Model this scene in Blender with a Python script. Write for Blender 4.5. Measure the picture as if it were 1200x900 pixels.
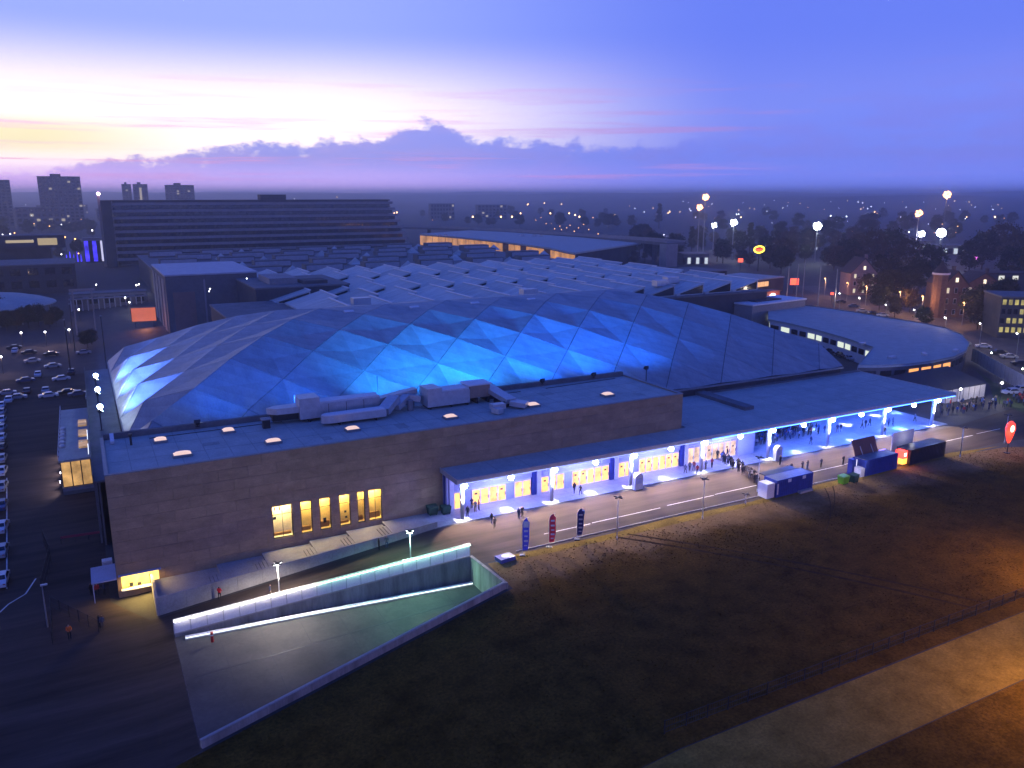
import bpy, bmesh, math, random
from mathutils import Vector, Matrix, noise as mnoise
from mathutils.geometry import delaunay_2d_cdt
R = math.radians
random.seed(7)
for o in list(bpy.data.objects): bpy.data.objects.remove(o)
scene = bpy.context.scene
C = scene.collection

# ------------------------------------------------------------------ camera
# world X runs along the arena's long facade, world Y away from the viewer; the camera stands 45 m up
FPX, HORIZON, CAM_H, YAW = 950.0, 228.0, 45.0, R(27.93)
PITCH = math.atan((450 - HORIZON) / FPX)
cam = bpy.data.cameras.new('camera'); cam_o = bpy.data.objects.new('camera', cam); C.objects.link(cam_o)
cam.sensor_width = 36; cam.lens = 36 * FPX / 1200; cam.clip_start = 0.5; cam.clip_end = 30000
cam_o.location = (0, 0, CAM_H); cam_o.rotation_euler = (R(90) - PITCH, 0, -YAW)
scene.camera = cam_o

# ------------------------------------------------------------------ render and exposure
scene.render.engine = 'CYCLES'
cy = scene.cycles
cy.use_denoising = True
cy.max_bounces = 5; cy.diffuse_bounces = 2; cy.glossy_bounces = 2; cy.transmission_bounces = 2; cy.volume_bounces = 0
cy.sample_clamp_indirect = 3.0; cy.caustics_reflective = False; cy.caustics_refractive = False
cy.use_light_tree = True
vs = scene.view_settings
vs.view_transform = 'Standard'; vs.look = 'None'; vs.exposure = 0.0; vs.gamma = 1.0; vs.use_curve_mapping = False

# ------------------------------------------------------------------ sky
world = bpy.data.worlds.new('World'); scene.world = world; world.use_nodes = True
wn = world.node_tree; wn.nodes.clear()
def wnode(t, **k):
    n = wn.nodes.new(t)
    for a, b in k.items(): setattr(n, a, b)
    return n
def wl(a, b): wn.links.new(a, b)
def wm(op, a, b=None, c=None):
    n = wnode('ShaderNodeMath', operation=op)
    for i, x in enumerate((a, b, c)):
        if x is None: continue
        if isinstance(x, (int, float)): n.inputs[i].default_value = x
        else: wl(x, n.inputs[i])
    return n.outputs[0]
def wmap(x, a, b, c=0.0, d=1.0):
    n = wnode('ShaderNodeMapRange', interpolation_type='SMOOTHSTEP')
    wl(x, n.inputs[0]); n.inputs[1].default_value = a; n.inputs[2].default_value = b
    n.inputs[3].default_value = c; n.inputs[4].default_value = d
    return n.outputs[0]
def wmix(f, a, b):
    n = wnode('ShaderNodeMix', data_type='RGBA')
    if isinstance(f, (int, float)): n.inputs[0].default_value = f
    else: wl(f, n.inputs[0])
    for i, x in ((6, a), (7, b)):
        if isinstance(x, tuple): n.inputs[i].default_value = (*x, 1)
        else: wl(x, n.inputs[i])
    return n.outputs[2]
tc = wnode('ShaderNodeTexCoord'); sx = wnode('ShaderNodeSeparateXYZ'); wl(tc.outputs['Generated'], sx.inputs[0])
az = wm('MULTIPLY', wm('ARCTAN2', sx.outputs[0], sx.outputs[1]), 57.29578)      # degrees from +Y
el = wm('MULTIPLY', wm('ARCSINE', sx.outputs[2]), 57.29578)
def wnoise(sa, se, scale, detail, rough=0.55, off=0.0):
    cb = wnode('ShaderNodeCombineXYZ')
    wl(wm('MULTIPLY', az, sa), cb.inputs[0]); wl(wm('MULTIPLY', el, se), cb.inputs[1]); cb.inputs[2].default_value = off
    n = wnode('ShaderNodeTexNoise'); n.inputs['Scale'].default_value = scale; n.inputs['Detail'].default_value = detail
    n.inputs['Roughness'].default_value = rough; wl(cb.outputs[0], n.inputs['Vector'])
    return n.outputs['Fac']
dsun = wm('ABSOLUTE', wm('ADD', az, 32.0))
glow = wmap(dsun, 76.0, 46.0)                     # the sunset side of the sky
far_glow = wmap(dsun, 95.0, 50.0)
# clear sky above the cloud bank
low_clear = wmix(glow, (0.21, 0.28, 0.98), (1.45, 1.24, 1.18))
yel = wm('MULTIPLY', wmap(az, 9.0, -2.0), wm('MULTIPLY', wmap(el, 1.8, 3.2), wmap(el, 5.0, 3.6)))
low_clear = wmix(wm('MULTIPLY', yel, 0.8), low_clear, (1.05, 0.95, 0.50))
mid_clear = wmix(glow, (0.14, 0.22, 0.95), (0.34, 0.44, 1.1))
zen = (0.024, 0.088, 0.62)
clear = wmix(wmap(el, 4.6, 10.5), low_clear, mid_clear)
clear = wmix(wmap(el, 10.0, 36.0), clear, zen)
# pink and violet streaks
st = wnoise(0.05, 1.1, 1.0, 4, 0.6, 3.1)
streak = wm('MULTIPLY', wmap(st, 0.50, 0.68), wm('MULTIPLY', wmap(el, 1.0, 2.2), wmap(el, 9.0, 4.5)))
streak_c = wmix(glow, (0.40, 0.26, 0.78), (1.0, 0.62, 0.95))
clear = wmix(wm('MULTIPLY', streak, 0.75), clear, streak_c)
# cloud bank: uneven cauliflower top that climbs from the left to the right of the sunset
n1 = wnoise(0.10, 0.25, 1.0, 3, 0.5, 0.0); n2 = wnoise(0.42, 0.75, 1.0, 6, 0.62, 7.7)
cs = wnode('ShaderNodeFloatCurve')
wl(wm('MULTIPLY', wm('ADD', az, 90.0), 1 / 180.0), cs.inputs['Value'])
cv = cs.mapping.curves[0]
pts = [(-90, 2.0), (-30, 1.6), (-4, 1.5), (1, 2.0), (5.5, 2.55), (11, 3.15), (16.5, 3.75), (19.5, 4.1), (21.8, 4.85), (24, 4.3), (27, 3.75),
       (31, 3.6), (36, 3.45), (40, 3.9), (44, 5.2), (50, 7.5), (70, 9.0), (90, 9.0)]
while len(cv.points) > 2: cv.points.remove(cv.points[1])
cv.points[0].location = ((pts[0][0] + 90) / 180, pts[0][1] / 10); cv.points[-1].location = (1.0, pts[-1][1] / 10)
for a, e in pts[1:-1]: cv.points.new((a + 90) / 180, e / 10)
cs.mapping.update()
ctop = wm('MULTIPLY', cs.outputs[0], 10.0)
n4 = wnoise(0.95, 1.5, 1.0, 6, 0.6, 21.0)
edge = wm('ADD', wm('ADD', wm('SUBTRACT', ctop, el), wm('MULTIPLY', wm('SUBTRACT', n4, 0.5), 1.5)), wm('ADD', wm('MULTIPLY', wm('SUBTRACT', n2, 0.5), 2.6), wm('MULTIPLY', wm('SUBTRACT', n1, 0.5), 0.9)))
soft = wmap(az, 36.0, 50.0, 0.62, 3.5)
cm = wnode('ShaderNodeMapRange', interpolation_type='SMOOTHSTEP')
wl(edge, cm.inputs[0]); cm.inputs[1].default_value = -0.05; wl(soft, cm.inputs[2])
cloud_mask = cm.outputs[0]
n3 = wnoise(0.22, 0.9, 1.0, 6, 0.6, 1.7)
cloud_c = wmix(glow, (0.19, 0.27, 1.0), (0.36, 0.38, 0.96))
cloud_l = wmix(wmap(az, 12.0, -2.0), cloud_c, (0.62, 0.46, 0.86))
cloud_d = wmix(wm('MULTIPLY', wmap(n3, 0.40, 0.60), 0.75), cloud_l, wmix(glow, (0.21, 0.25, 0.92), (0.44, 0.40, 0.94)))
sky = wmix(cloud_mask, clear, cloud_d)
# haze band near the horizon with rose streaks below the cloud bank
band_c = wmix(glow, (0.25, 0.35, 1.35), (0.98, 0.70, 1.55))
band_c = wmix(wmap(az, 14.0, -4.0), band_c, (1.05, 0.66, 1.45))
sky = wmix(wmap(el, 2.6, 0.2), sky, band_c)
st2 = wnoise(0.07, 2.6, 1.0, 4, 0.6, 9.3)
rose = wm('MULTIPLY', wmap(st2, 0.52, 0.66), wm('MULTIPLY', wmap(el, 0.7, 1.3), wmap(el, 3.0, 2.0)))
sky = wmix(wm('MULTIPLY', rose, wm('MULTIPLY', far_glow, 0.55)), sky, (0.95, 0.38, 0.72))
nis = wnode('ShaderNodeTexSky', sky_type='NISHITA', sun_disc=False)
SUN_EL, SUN_AZ = R(1.5), R(-32)
nis.sun_elevation = SUN_EL; nis.sun_rotation = SUN_AZ
bg1 = wnode('ShaderNodeBackground'); wl(nis.outputs[0], bg1.inputs[0]); bg1.inputs[1].default_value = 0.012
bg2 = wnode('ShaderNodeBackground'); wl(sky, bg2.inputs[0]); bg2.inputs[1].default_value = 1.0
add = wnode('ShaderNodeAddShader'); wl(bg1.outputs[0], add.inputs[0]); wl(bg2.outputs[0], add.inputs[1])
wo = wnode('ShaderNodeOutputWorld'); wl(add.outputs[0], wo.inputs[0])
sun = bpy.data.lights.new('sun', 'SUN'); sun.energy = 0.30; sun.angle = R(12); sun.color = (1.0, 0.72, 0.62)
so = bpy.data.objects.new('sun', sun); C.objects.link(so)
sd = Vector((math.sin(SUN_AZ) * math.cos(SUN_EL), math.cos(SUN_AZ) * math.cos(SUN_EL), math.sin(SUN_EL)))
so.rotation_euler = sd.to_track_quat('Z', 'Y').to_euler(); so.location = (-60, 300, 120)

# ------------------------------------------------------------------ pixel to place
CYW, SYW, CP, SP = math.cos(YAW), math.sin(YAW), math.cos(PITCH), math.sin(PITCH)
def ray(x, y):
    a = (x - 600) / FPX; b = (450 - y) / FPX
    fx, fy, fz = a, CP + b * SP, -SP + b * CP
    return Vector((fx * CYW + fy * SYW, -fx * SYW + fy * CYW, fz))
def at(x, y, z=0.0):
    d = ray(x, y); t = (z - CAM_H) / d.z
    return Vector((d.x * t, d.y * t, z))
def atv(x, y, v):
    d = ray(x, y); t = v / d.y
    return Vector((d.x * t, v, CAM_H + d.z * t))
def atd(x, y, dist):
    d = ray(x, y); t = dist / math.hypot(d.x, d.y)
    return Vector((d.x * t, d.y * t, CAM_H + d.z * t))
DROP = 3.3
def gz(u):                                    # the street falls away towards the left end of the hall
    if u >= 40: return 0.0
    if u <= 2: return -DROP
    t = (u - 2) / 38.0
    return -DROP * (1 - t)
def on(x, y):                                 # pixel on the sloping ground
    P = at(x, y, 0)
    for _ in range(6): P = at(x, y, gz(P.x))
    return P

# ------------------------------------------------------------------ materials
MATS = {}
def mat(name, col, rough=0.8, metal=0.0, var=0.15, scale=0.6, bump=0.0, bscale=8.0, rnd=0.0, col2=None, spec=0.3, stretch=None, detail=6, coat=0.0, fine=0.15, stripe=0.0):
    if name in MATS: return MATS[name]
    m = bpy.data.materials.new(name); m.use_nodes = True; nt = m.node_tree
    b = nt.nodes['Principled BSDF']
    b.inputs['Roughness'].default_value = rough; b.inputs['Metallic'].default_value = metal
    b.inputs['Specular IOR Level'].default_value = spec; b.inputs['Coat Weight'].default_value = coat
    g = nt.nodes.new('ShaderNodeNewGeometry')
    vec = g.outputs['Position']
    if stretch:
        mp = nt.nodes.new('ShaderNodeMapping'); mp.inputs['Scale'].default_value = stretch
        nt.links.new(vec, mp.inputs[0]); vec = mp.outputs[0]
    n = nt.nodes.new('ShaderNodeTexNoise'); n.inputs['Scale'].default_value = scale; n.inputs['Detail'].default_value = detail
    n.inputs['Roughness'].default_value = 0.62
    nt.links.new(vec, n.inputs['Vector'])
    mr = nt.nodes.new('ShaderNodeMapRange'); nt.links.new(n.outputs['Fac'], mr.inputs[0])
    mr.inputs[1].default_value = 0.3; mr.inputs[2].default_value = 0.7
    mx = nt.nodes.new('ShaderNodeMix'); mx.data_type = 'RGBA'
    c2 = col2 if col2 else tuple(min(1, c * (1 + var)) for c in col)
    c1 = col if col2 else tuple(c * (1 - var) for c in col)
    mx.inputs[6].default_value = (*c1, 1); mx.inputs[7].default_value = (*c2, 1)
    nt.links.new(mr.outputs[0], mx.inputs[0])
    out = mx.outputs[2]
    n2_ = nt.nodes.new('ShaderNodeTexNoise'); n2_.inputs['Scale'].default_value = scale * 9; n2_.inputs['Detail'].default_value = 5; n2_.inputs['Roughness'].default_value = .7
    nt.links.new(vec, n2_.inputs['Vector'])
    mr2 = nt.nodes.new('ShaderNodeMapRange'); nt.links.new(n2_.outputs['Fac'], mr2.inputs[0])
    mr2.inputs[1].default_value = .3; mr2.inputs[2].default_value = .7; mr2.inputs[3].default_value = 1 - fine; mr2.inputs[4].default_value = 1 + fine
    h2 = nt.nodes.new('ShaderNodeHueSaturation'); nt.links.new(out, h2.inputs['Color']); nt.links.new(mr2.outputs[0], h2.inputs['Value']); out = h2.outputs[0]
    if stripe:                                   # sheet widths, a little lighter and darker across the surface
        wv = nt.nodes.new('ShaderNodeTexWave'); wv.wave_type = 'BANDS'; wv.bands_direction = 'DIAGONAL'; wv.wave_profile = 'SAW'
        wv.inputs['Scale'].default_value = .16; wv.inputs['Distortion'].default_value = .6; wv.inputs['Detail'].default_value = 2
        nt.links.new(g.outputs['Position'], wv.inputs['Vector'])
        m3 = nt.nodes.new('ShaderNodeMapRange'); nt.links.new(wv.outputs['Fac'], m3.inputs[0]); m3.inputs[3].default_value = 1 - stripe; m3.inputs[4].default_value = 1 + stripe
        h3 = nt.nodes.new('ShaderNodeHueSaturation'); nt.links.new(out, h3.inputs['Color']); nt.links.new(m3.outputs[0], h3.inputs['Value']); out = h3.outputs[0]
    if rnd:
        oi = nt.nodes.new('ShaderNodeObjectInfo')
        m2 = nt.nodes.new('ShaderNodeMapRange'); nt.links.new(oi.outputs['Random'], m2.inputs[0])
        m2.inputs[3].default_value = 1 - rnd; m2.inputs[4].default_value = 1 + rnd
        hs = nt.nodes.new('ShaderNodeHueSaturation'); nt.links.new(out, hs.inputs['Color']); nt.links.new(m2.outputs[0], hs.inputs['Value'])
        out = hs.outputs[0]
    nt.links.new(out, b.inputs['Base Color'])
    if bump:
        nb = nt.nodes.new('ShaderNodeTexNoise'); nb.inputs['Scale'].default_value = bscale; nb.inputs['Detail'].default_value = 5
        nt.links.new(vec, nb.inputs['Vector'])
        bp = nt.nodes.new('ShaderNodeBump'); bp.inputs['Strength'].default_value = bump; bp.inputs['Distance'].default_value = 0.05
        nt.links.new(nb.outputs['Fac'], bp.inputs['Height']); nt.links.new(bp.outputs[0], b.inputs['Normal'])
    MATS[name] = m
    return m
def emis(name, col, strength, sampled=True, var=0.0, scale=1.0, base=(0.02, 0.02, 0.02)):
    if name in MATS: return MATS[name]
    m = bpy.data.materials.new(name); m.use_nodes = True; nt = m.node_tree
    b = nt.nodes['Principled BSDF']; b.inputs['Base Color'].default_value = (*base, 1); b.inputs['Roughness'].default_value = 0.4
    b.inputs['Emission Color'].default_value = (*col, 1); b.inputs['Emission Strength'].default_value = strength
    if var:
        g = nt.nodes.new('ShaderNodeNewGeometry'); n = nt.nodes.new('ShaderNodeTexNoise')
        n.inputs['Scale'].default_value = scale; n.inputs['Detail'].default_value = 4
        nt.links.new(g.outputs['Position'], n.inputs['Vector'])
        mr = nt.nodes.new('ShaderNodeMapRange'); nt.links.new(n.outputs['Fac'], mr.inputs[0])
        mr.inputs[1].default_value = 0.3; mr.inputs[2].default_value = 0.7
        mr.inputs[3].default_value = strength * (1 - var); mr.inputs[4].default_value = strength * (1 + var)
        nt.links.new(mr.outputs[0], b.inputs['Emission Strength'])
    m.cycles.emission_sampling = 'AUTO' if sampled else 'NONE'
    MATS[name] = m
    return m
asphalt = mat('asphalt', (0.042, 0.042, 0.046), 0.75, var=0.4, scale=0.25, bump=0.3, bscale=6, col2=(0.085, 0.082, 0.08))
asphalt_dark = mat('asphalt_dark', (0.028, 0.028, 0.030), 0.8, scale=0.3, bump=0.2, col2=(0.055, 0.054, 0.053))
grass_m = mat('dry_grass', (0.050, 0.029, 0.005), 0.95, scale=0.35, bump=0.8, bscale=5, col2=(0.125, 0.073, 0.013), detail=12, fine=0.5, spec=0.0)
def lit_dry_edge(m, c1, c2, y0, y1):  # paler tan towards the road: dry grass plus the canopy light's band in colour
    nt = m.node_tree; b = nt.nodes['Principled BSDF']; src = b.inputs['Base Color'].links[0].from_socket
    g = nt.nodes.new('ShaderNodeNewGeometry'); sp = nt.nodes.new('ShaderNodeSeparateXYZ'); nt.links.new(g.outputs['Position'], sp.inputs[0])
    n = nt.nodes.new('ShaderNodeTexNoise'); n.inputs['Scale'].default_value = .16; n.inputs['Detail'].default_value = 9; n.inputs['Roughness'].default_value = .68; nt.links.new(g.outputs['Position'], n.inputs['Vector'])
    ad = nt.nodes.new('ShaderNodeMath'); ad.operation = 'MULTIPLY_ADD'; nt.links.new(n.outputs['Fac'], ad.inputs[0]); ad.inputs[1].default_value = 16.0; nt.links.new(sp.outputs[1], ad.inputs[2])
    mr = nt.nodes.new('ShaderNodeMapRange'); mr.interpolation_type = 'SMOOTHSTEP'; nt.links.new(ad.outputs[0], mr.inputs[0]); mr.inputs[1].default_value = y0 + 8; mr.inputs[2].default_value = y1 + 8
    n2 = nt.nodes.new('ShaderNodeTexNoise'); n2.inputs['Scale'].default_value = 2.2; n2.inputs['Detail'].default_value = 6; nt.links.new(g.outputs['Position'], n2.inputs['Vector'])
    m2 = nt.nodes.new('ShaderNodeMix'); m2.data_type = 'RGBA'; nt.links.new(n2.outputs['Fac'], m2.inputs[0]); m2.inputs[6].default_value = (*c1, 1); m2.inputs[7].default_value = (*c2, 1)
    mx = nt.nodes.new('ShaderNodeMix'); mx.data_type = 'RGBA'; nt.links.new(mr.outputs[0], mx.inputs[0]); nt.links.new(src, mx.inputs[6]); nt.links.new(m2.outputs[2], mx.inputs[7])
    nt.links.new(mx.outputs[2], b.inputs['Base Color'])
lit_dry_edge(grass_m, (0.13, 0.08, 0.028), (0.30, 0.20, 0.09), 75.5, 82.0)
green_m = mat('green_grass', (0.03, 0.055, 0.014), 0.95, scale=0.4, bump=0.6, bscale=5, col2=(0.07, 0.09, 0.028), detail=10)
sand_m = mat('sandy_path', (0.15, 0.100, 0.020), 0.95, scale=0.4, bump=0.3, col2=(0.28, 0.195, 0.045), detail=10, fine=0.35, spec=0.0)
concrete = mat('concrete', (0.30, 0.29, 0.27), 0.85, scale=0.5, bump=0.15, bscale=10, col2=(0.40, 0.385, 0.36))
concrete_d = mat('concrete_dark', (0.14, 0.135, 0.125), 0.85, scale=0.5, bump=0.15, col2=(0.22, 0.21, 0.20))
concrete_w = mat('stained_concrete', (0.15, 0.145, 0.13), 0.85, scale=0.7, bump=0.2, col2=(0.36, 0.35, 0.32), stretch=(1, 1, .15), detail=9)
paving = mat('paving', (0.32, 0.32, 0.33), 0.55, scale=0.8, bump=0.1, col2=(0.42, 0.42, 0.43))
stone_m = mat('brown_stone', (0.33, 0.215, 0.115), 0.8, scale=0.5, bump=0.25, bscale=3, rnd=0.09, col2=(0.48, 0.32, 0.18), stretch=(1, 1, 2))
membrane = mat('pale_membrane', (0.25, 0.26, 0.27), 0.5, scale=0.5, rnd=0.06, stripe=.08, col2=(0.35, 0.36, 0.37), spec=0.35, stretch=(1, .35, .35))
seam_m = mat('seam_dark', (0.04, 0.042, 0.05), 0.6)
roof_felt = mat('roof_felt', (0.34, 0.36, 0.33), 0.75, scale=0.35, bump=0.15, bscale=2, col2=(0.46, 0.48, 0.44))
roof_felt_d = mat('roof_felt_dark', (0.11, 0.112, 0.118), 0.8, scale=0.35, col2=(0.18, 0.18, 0.185))
galv = mat('galvanised', (0.55, 0.56, 0.57), 0.42, metal=0.5, var=0.12, scale=1.5)
grey_metal = mat('grey_metal', (0.26, 0.27, 0.28), 0.5, metal=0.3, var=0.15, scale=1.5)
dark_metal = mat('dark_metal', (0.035, 0.036, 0.04), 0.5, metal=0.3, var=0.2)
white_p = mat('white_paint', (0.72, 0.72, 0.72), 0.5, var=0.06, scale=1.0)
wall_w = mat('pale_render', (0.55, 0.55, 0.57), 0.7, var=0.08, scale=0.7)
blue_w = mat('blue_grey_wall', (0.42, 0.43, 0.52), 0.6, var=0.1, scale=0.7)
line_p = mat('road_paint', (0.62, 0.62, 0.60), 0.7, var=0.25, scale=1.5)
glass_d = mat('dark_glass', (0.012, 0.015, 0.022), 0.08, var=0.2, spec=0.6)
dark_b = mat('dark_building', (0.06, 0.06, 0.065), 0.8, var=0.25, scale=0.2)
mid_b = mat('mid_building', (0.115, 0.115, 0.12), 0.8, var=0.2, scale=0.15)
pale_b = mat('pale_building', (0.26, 0.25, 0.25), 0.8, var=0.15, scale=0.15)
shed_m = mat('shed_sheet', (0.46, 0.49, 0.46), 0.6, var=0.2, scale=0.3, rnd=0.15, stretch=(0.3, 2, 1))
brick_m = mat('brick', (0.12, 0.075, 0.06), 0.85, var=0.25, scale=1.2, bump=0.2)
roof_t = mat('roof_tile', (0.06, 0.045, 0.04), 0.8, var=0.25, scale=0.8)
bark = mat('bark', (0.05, 0.04, 0.03), 0.9, var=0.3, scale=2)
leaf_a = mat('leaf_dark', (0.020, 0.030, 0.012), 0.8, var=0.4, scale=0.25, rnd=0.25)
leaf_b = mat('leaf_autumn', (0.060, 0.042, 0.016), 0.8, var=0.4, scale=0.25, rnd=0.25)
warm_glass = emis('warm_door_glass', (1.0, 0.56, 0.16), 1.75, var=0.3, scale=0.9)
warm_glass2 = emis('pale_lobby_glass', (1.0, 0.66, 0.38), 1.2, var=0.5, scale=0.7)
win_glass = emis('tall_window_glass', (1.0, 0.66, 0.13), 1.9, var=0.35, scale=0.45)
win_glass_w = emis('white_window_glass', (1.0, 0.80, 0.42), 2.1, var=0.3, scale=0.45)
win_dim = emis('dim_window', (1.0, 0.80, 0.50), 0.55, False)
win_far = emis('far_window', (1.0, 0.85, 0.62), 0.45, False)
orange_glow = emis('orange_facade_light', (1.0, 0.45, 0.13), 0.55, False, var=0.5, scale=0.12)
led_blue = emis('blue_led', (0.06, 0.20, 1.0), 9.0, True)
flood_face = emis('flood_lens', (0.35, 0.50, 1.0), 110.0, False)
flood_cyan = emis('flood_lens_cyan', (0.55, 0.75, 1.0), 90.0, False)
lamp_white = emis('lamp_white', (0.95, 0.95, 1.0), 14.0, False)
lamp_cool = emis('lamp_cool', (0.85, 1.0, 0.92), 45.0, False)
lamp_sod = emis('lamp_sodium', (1.0, 0.45, 0.13), 7.0, False)
lamp_far_w = emis('far_lamp_white', (0.95, 0.92, 1.0), 10.0, False)
lamp_far_s = emis('far_lamp_sodium', (1.0, 0.45, 0.13), 6.0, False)
mast_s = emis('mast_lamp_sodium', (1.0, 0.42, 0.15), 7.0, False)
mast_w = emis('mast_lamp_white', (0.85, 0.92, 1.0), 30.0, False)
red_glow = emis('red_sign_light', (1.0, 0.05, 0.03), 4.0, True)
pink_sky = emis('rooflight_glow', (1.0, 0.70, 0.66), 0.95, False)
yellow_glow = emis('yellow_sign_light', (1.0, 0.75, 0.05), 5.0, False)

# ------------------------------------------------------------------ mesh helpers
class MB:
    def __init__(s): s.v = []; s.f = []; s.m = []
    def add(s, vs, fs, mi=0):
        k = len(s.v); s.v += [tuple(p) for p in vs]
        for f in fs: s.f.append(tuple(i + k for i in f)); s.m.append(mi)
        return s
    def box(s, c, d, rz=0.0, mi=0, tilt=None):
        hx, hy, hz = d[0] / 2, d[1] / 2, d[2] / 2
        M = Matrix.Rotation(rz, 3, 'Z')
        if tilt: M = M @ Matrix.Rotation(tilt[1], 3, tilt[0])
        vs = [Vector(c) + M @ Vector((x * hx, y * hy, z * hz)) for x in (-1, 1) for y in (-1, 1) for z in (-1, 1)]
        return s.add(vs, [(0, 1, 3, 2), (4, 6, 7, 5), (0, 4, 5, 1), (2, 3, 7, 6), (0, 2, 6, 4), (1, 5, 7, 3)], mi)
    def bx(s, x0, x1, y0, y1, z0, z1, mi=0):
        return s.box(((x0 + x1) / 2, (y0 + y1) / 2, (z0 + z1) / 2), (abs(x1 - x0), abs(y1 - y0), abs(z1 - z0)), 0, mi)
    def bar(s, p, q, w, h, mi=0):              # a beam of w x h from p to q
        p, q = Vector(p), Vector(q); d = (q - p).normalized()
        side = d.cross(Vector((0, 0, 1)))
        if side.length < 1e-4: side = Vector((1, 0, 0))
        side = side.normalized() * w / 2; up = side.cross(d).normalized() * h / 2
        vs = [p - side - up, p + side - up, p + side + up, p - side + up, q - side - up, q + side - up, q + side + up, q - side + up]
        return s.add(vs, [(3, 2, 1, 0), (4, 5, 6, 7), (0, 1, 5, 4), (1, 2, 6, 5), (2, 3, 7, 6), (3, 0, 4, 7)], mi)
    def tube(s, p, q, r0, r1=None, n=8, mi=0, cap=True):
        r1 = r0 if r1 is None else r1
        p, q = Vector(p), Vector(q); d = (q - p).normalized()
        a = d.orthogonal().normalized(); b = d.cross(a)
        vs = []
        for c, r in ((p, r0), (q, r1)):
            for i in range(n):
                t = 2 * math.pi * i / n; vs.append(c + (a * math.cos(t) + b * math.sin(t)) * r)
        fs = [(i, (i + 1) % n, n + (i + 1) % n, n + i) for i in range(n)]
        if cap: fs += [tuple(range(n - 1, -1, -1)), tuple(range(n, 2 * n))]
        return s.add(vs, fs, mi)
    def prism(s, poly, z0, z1, mi=0, caps=True):
        n = len(poly)
        vs = [(p[0], p[1], z0 if len(p) < 3 else p[2] + z0) for p in poly] + [(p[0], p[1], z1 if len(p) < 3 else p[2] + z1) for p in poly]
        fs = [(i, (i + 1) % n, n + (i + 1) % n, n + i) for i in range(n)]
        if caps: fs += [tuple(range(n - 1, -1, -1)), tuple(range(n, 2 * n))]
        return s.add(vs, fs, mi)
    def ball(s, c, r, n=8, m=5, mi=0, sq=(1, 1, 1)):
        c = Vector(c); vs = [c + Vector((0, 0, r * sq[2]))]
        for j in range(1, m):
            th = math.pi * j / m
            for i in range(n):
                t = 2 * math.pi * i / n
                vs.append(c + Vector((math.sin(th) * math.cos(t) * r * sq[0], math.sin(th) * math.sin(t) * r * sq[1], math.cos(th) * r * sq[2])))
        vs.append(c - Vector((0, 0, r * sq[2])))
        fs = [(0, 1 + i, 1 + (i + 1) % n) for i in range(n)]
        for j in range(m - 2):
            for i in range(n):
                a = 1 + j * n + i; b = 1 + j * n + (i + 1) % n
                fs.append((a, a + n, b + n, b))
        e = len(vs) - 1; k = 1 + (m - 2) * n
        fs += [(k + (i + 1) % n, k + i, e) for i in range(n)]
        return s.add(vs, fs, mi)
    def mesh(s, name, mats, smooth=False):
        me = bpy.data.meshes.new(name); me.from_pydata(s.v, [], s.f)
        for m in (mats if isinstance(mats, (list, tuple)) else [mats]): me.materials.append(m)
        if any(s.m): me.polygons.foreach_set('material_index', s.m)
        if smooth: me.polygons.foreach_set('use_smooth', [True] * len(me.polygons))
        me.update()
        bm = bmesh.new(); bm.from_mesh(me); bmesh.ops.recalc_face_normals(bm, faces=bm.faces); bm.to_mesh(me); bm.free()
        return me
    def build(s, name, mats, parent=None, loc=None, smooth=False, rz=0.0):
        return link(name, s.mesh(name, mats, smooth), parent, loc, rz)
def link(name, me, parent=None, loc=None, rz=0.0):
    o = bpy.data.objects.new(name, me); C.objects.link(o); o.parent = parent
    if loc is not None: o.location = loc
    o.rotation_euler.z = rz
    return o
def tag(o, label, cat, group=None, kind=None):
    if label: o['label'] = label
    if cat: o['category'] = cat
    if group: o['group'] = group
    if kind: o['kind'] = kind
    return o
def thing(name, label, cat, loc=(0, 0, 0), rz=0.0, group=None):
    o = bpy.data.objects.new(name, None); o.empty_display_size = 0.5; C.objects.link(o)
    o.location = loc; o.rotation_euler.z = rz
    return tag(o, label, cat, group)
def copy_tree(o, parent=None):
    c = o.copy(); C.objects.link(c); c.parent = parent
    for ch in KIDS.get(o.name, None) or [k for k in o.children]: copy_tree(ch, c)
    return c
KIDS = {}
def place(proto, loc, rz=0.0, label=None, group=None, scale=1.0):
    """first call moves the prototype itself, later calls copy it"""
    if not proto.get('_used'):
        proto['_used'] = 1; o = proto
    else:
        o = copy_tree(proto)
    o.location = loc; o.rotation_euler.z = rz; o.scale = (scale,) * 3
    if label: o['label'] = label
    if group: o['group'] = group
    return o
def light(kind, name, parent, loc, power, col, target=None, angle=90, blend=0.4, r=0.15):
    l = bpy.data.lights.new(name, kind); l.energy = power; l.color = col; l.shadow_soft_size = r
    if kind == 'SPOT': l.spot_size = R(angle); l.spot_blend = blend
    o = bpy.data.objects.new(name, l); C.objects.link(o); o.parent = parent; o.location = loc
    if target is not None:
        o.rotation_euler = (Vector(target) - Vector(loc)).to_track_quat('-Z', 'Y').to_euler()
    return o

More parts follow.
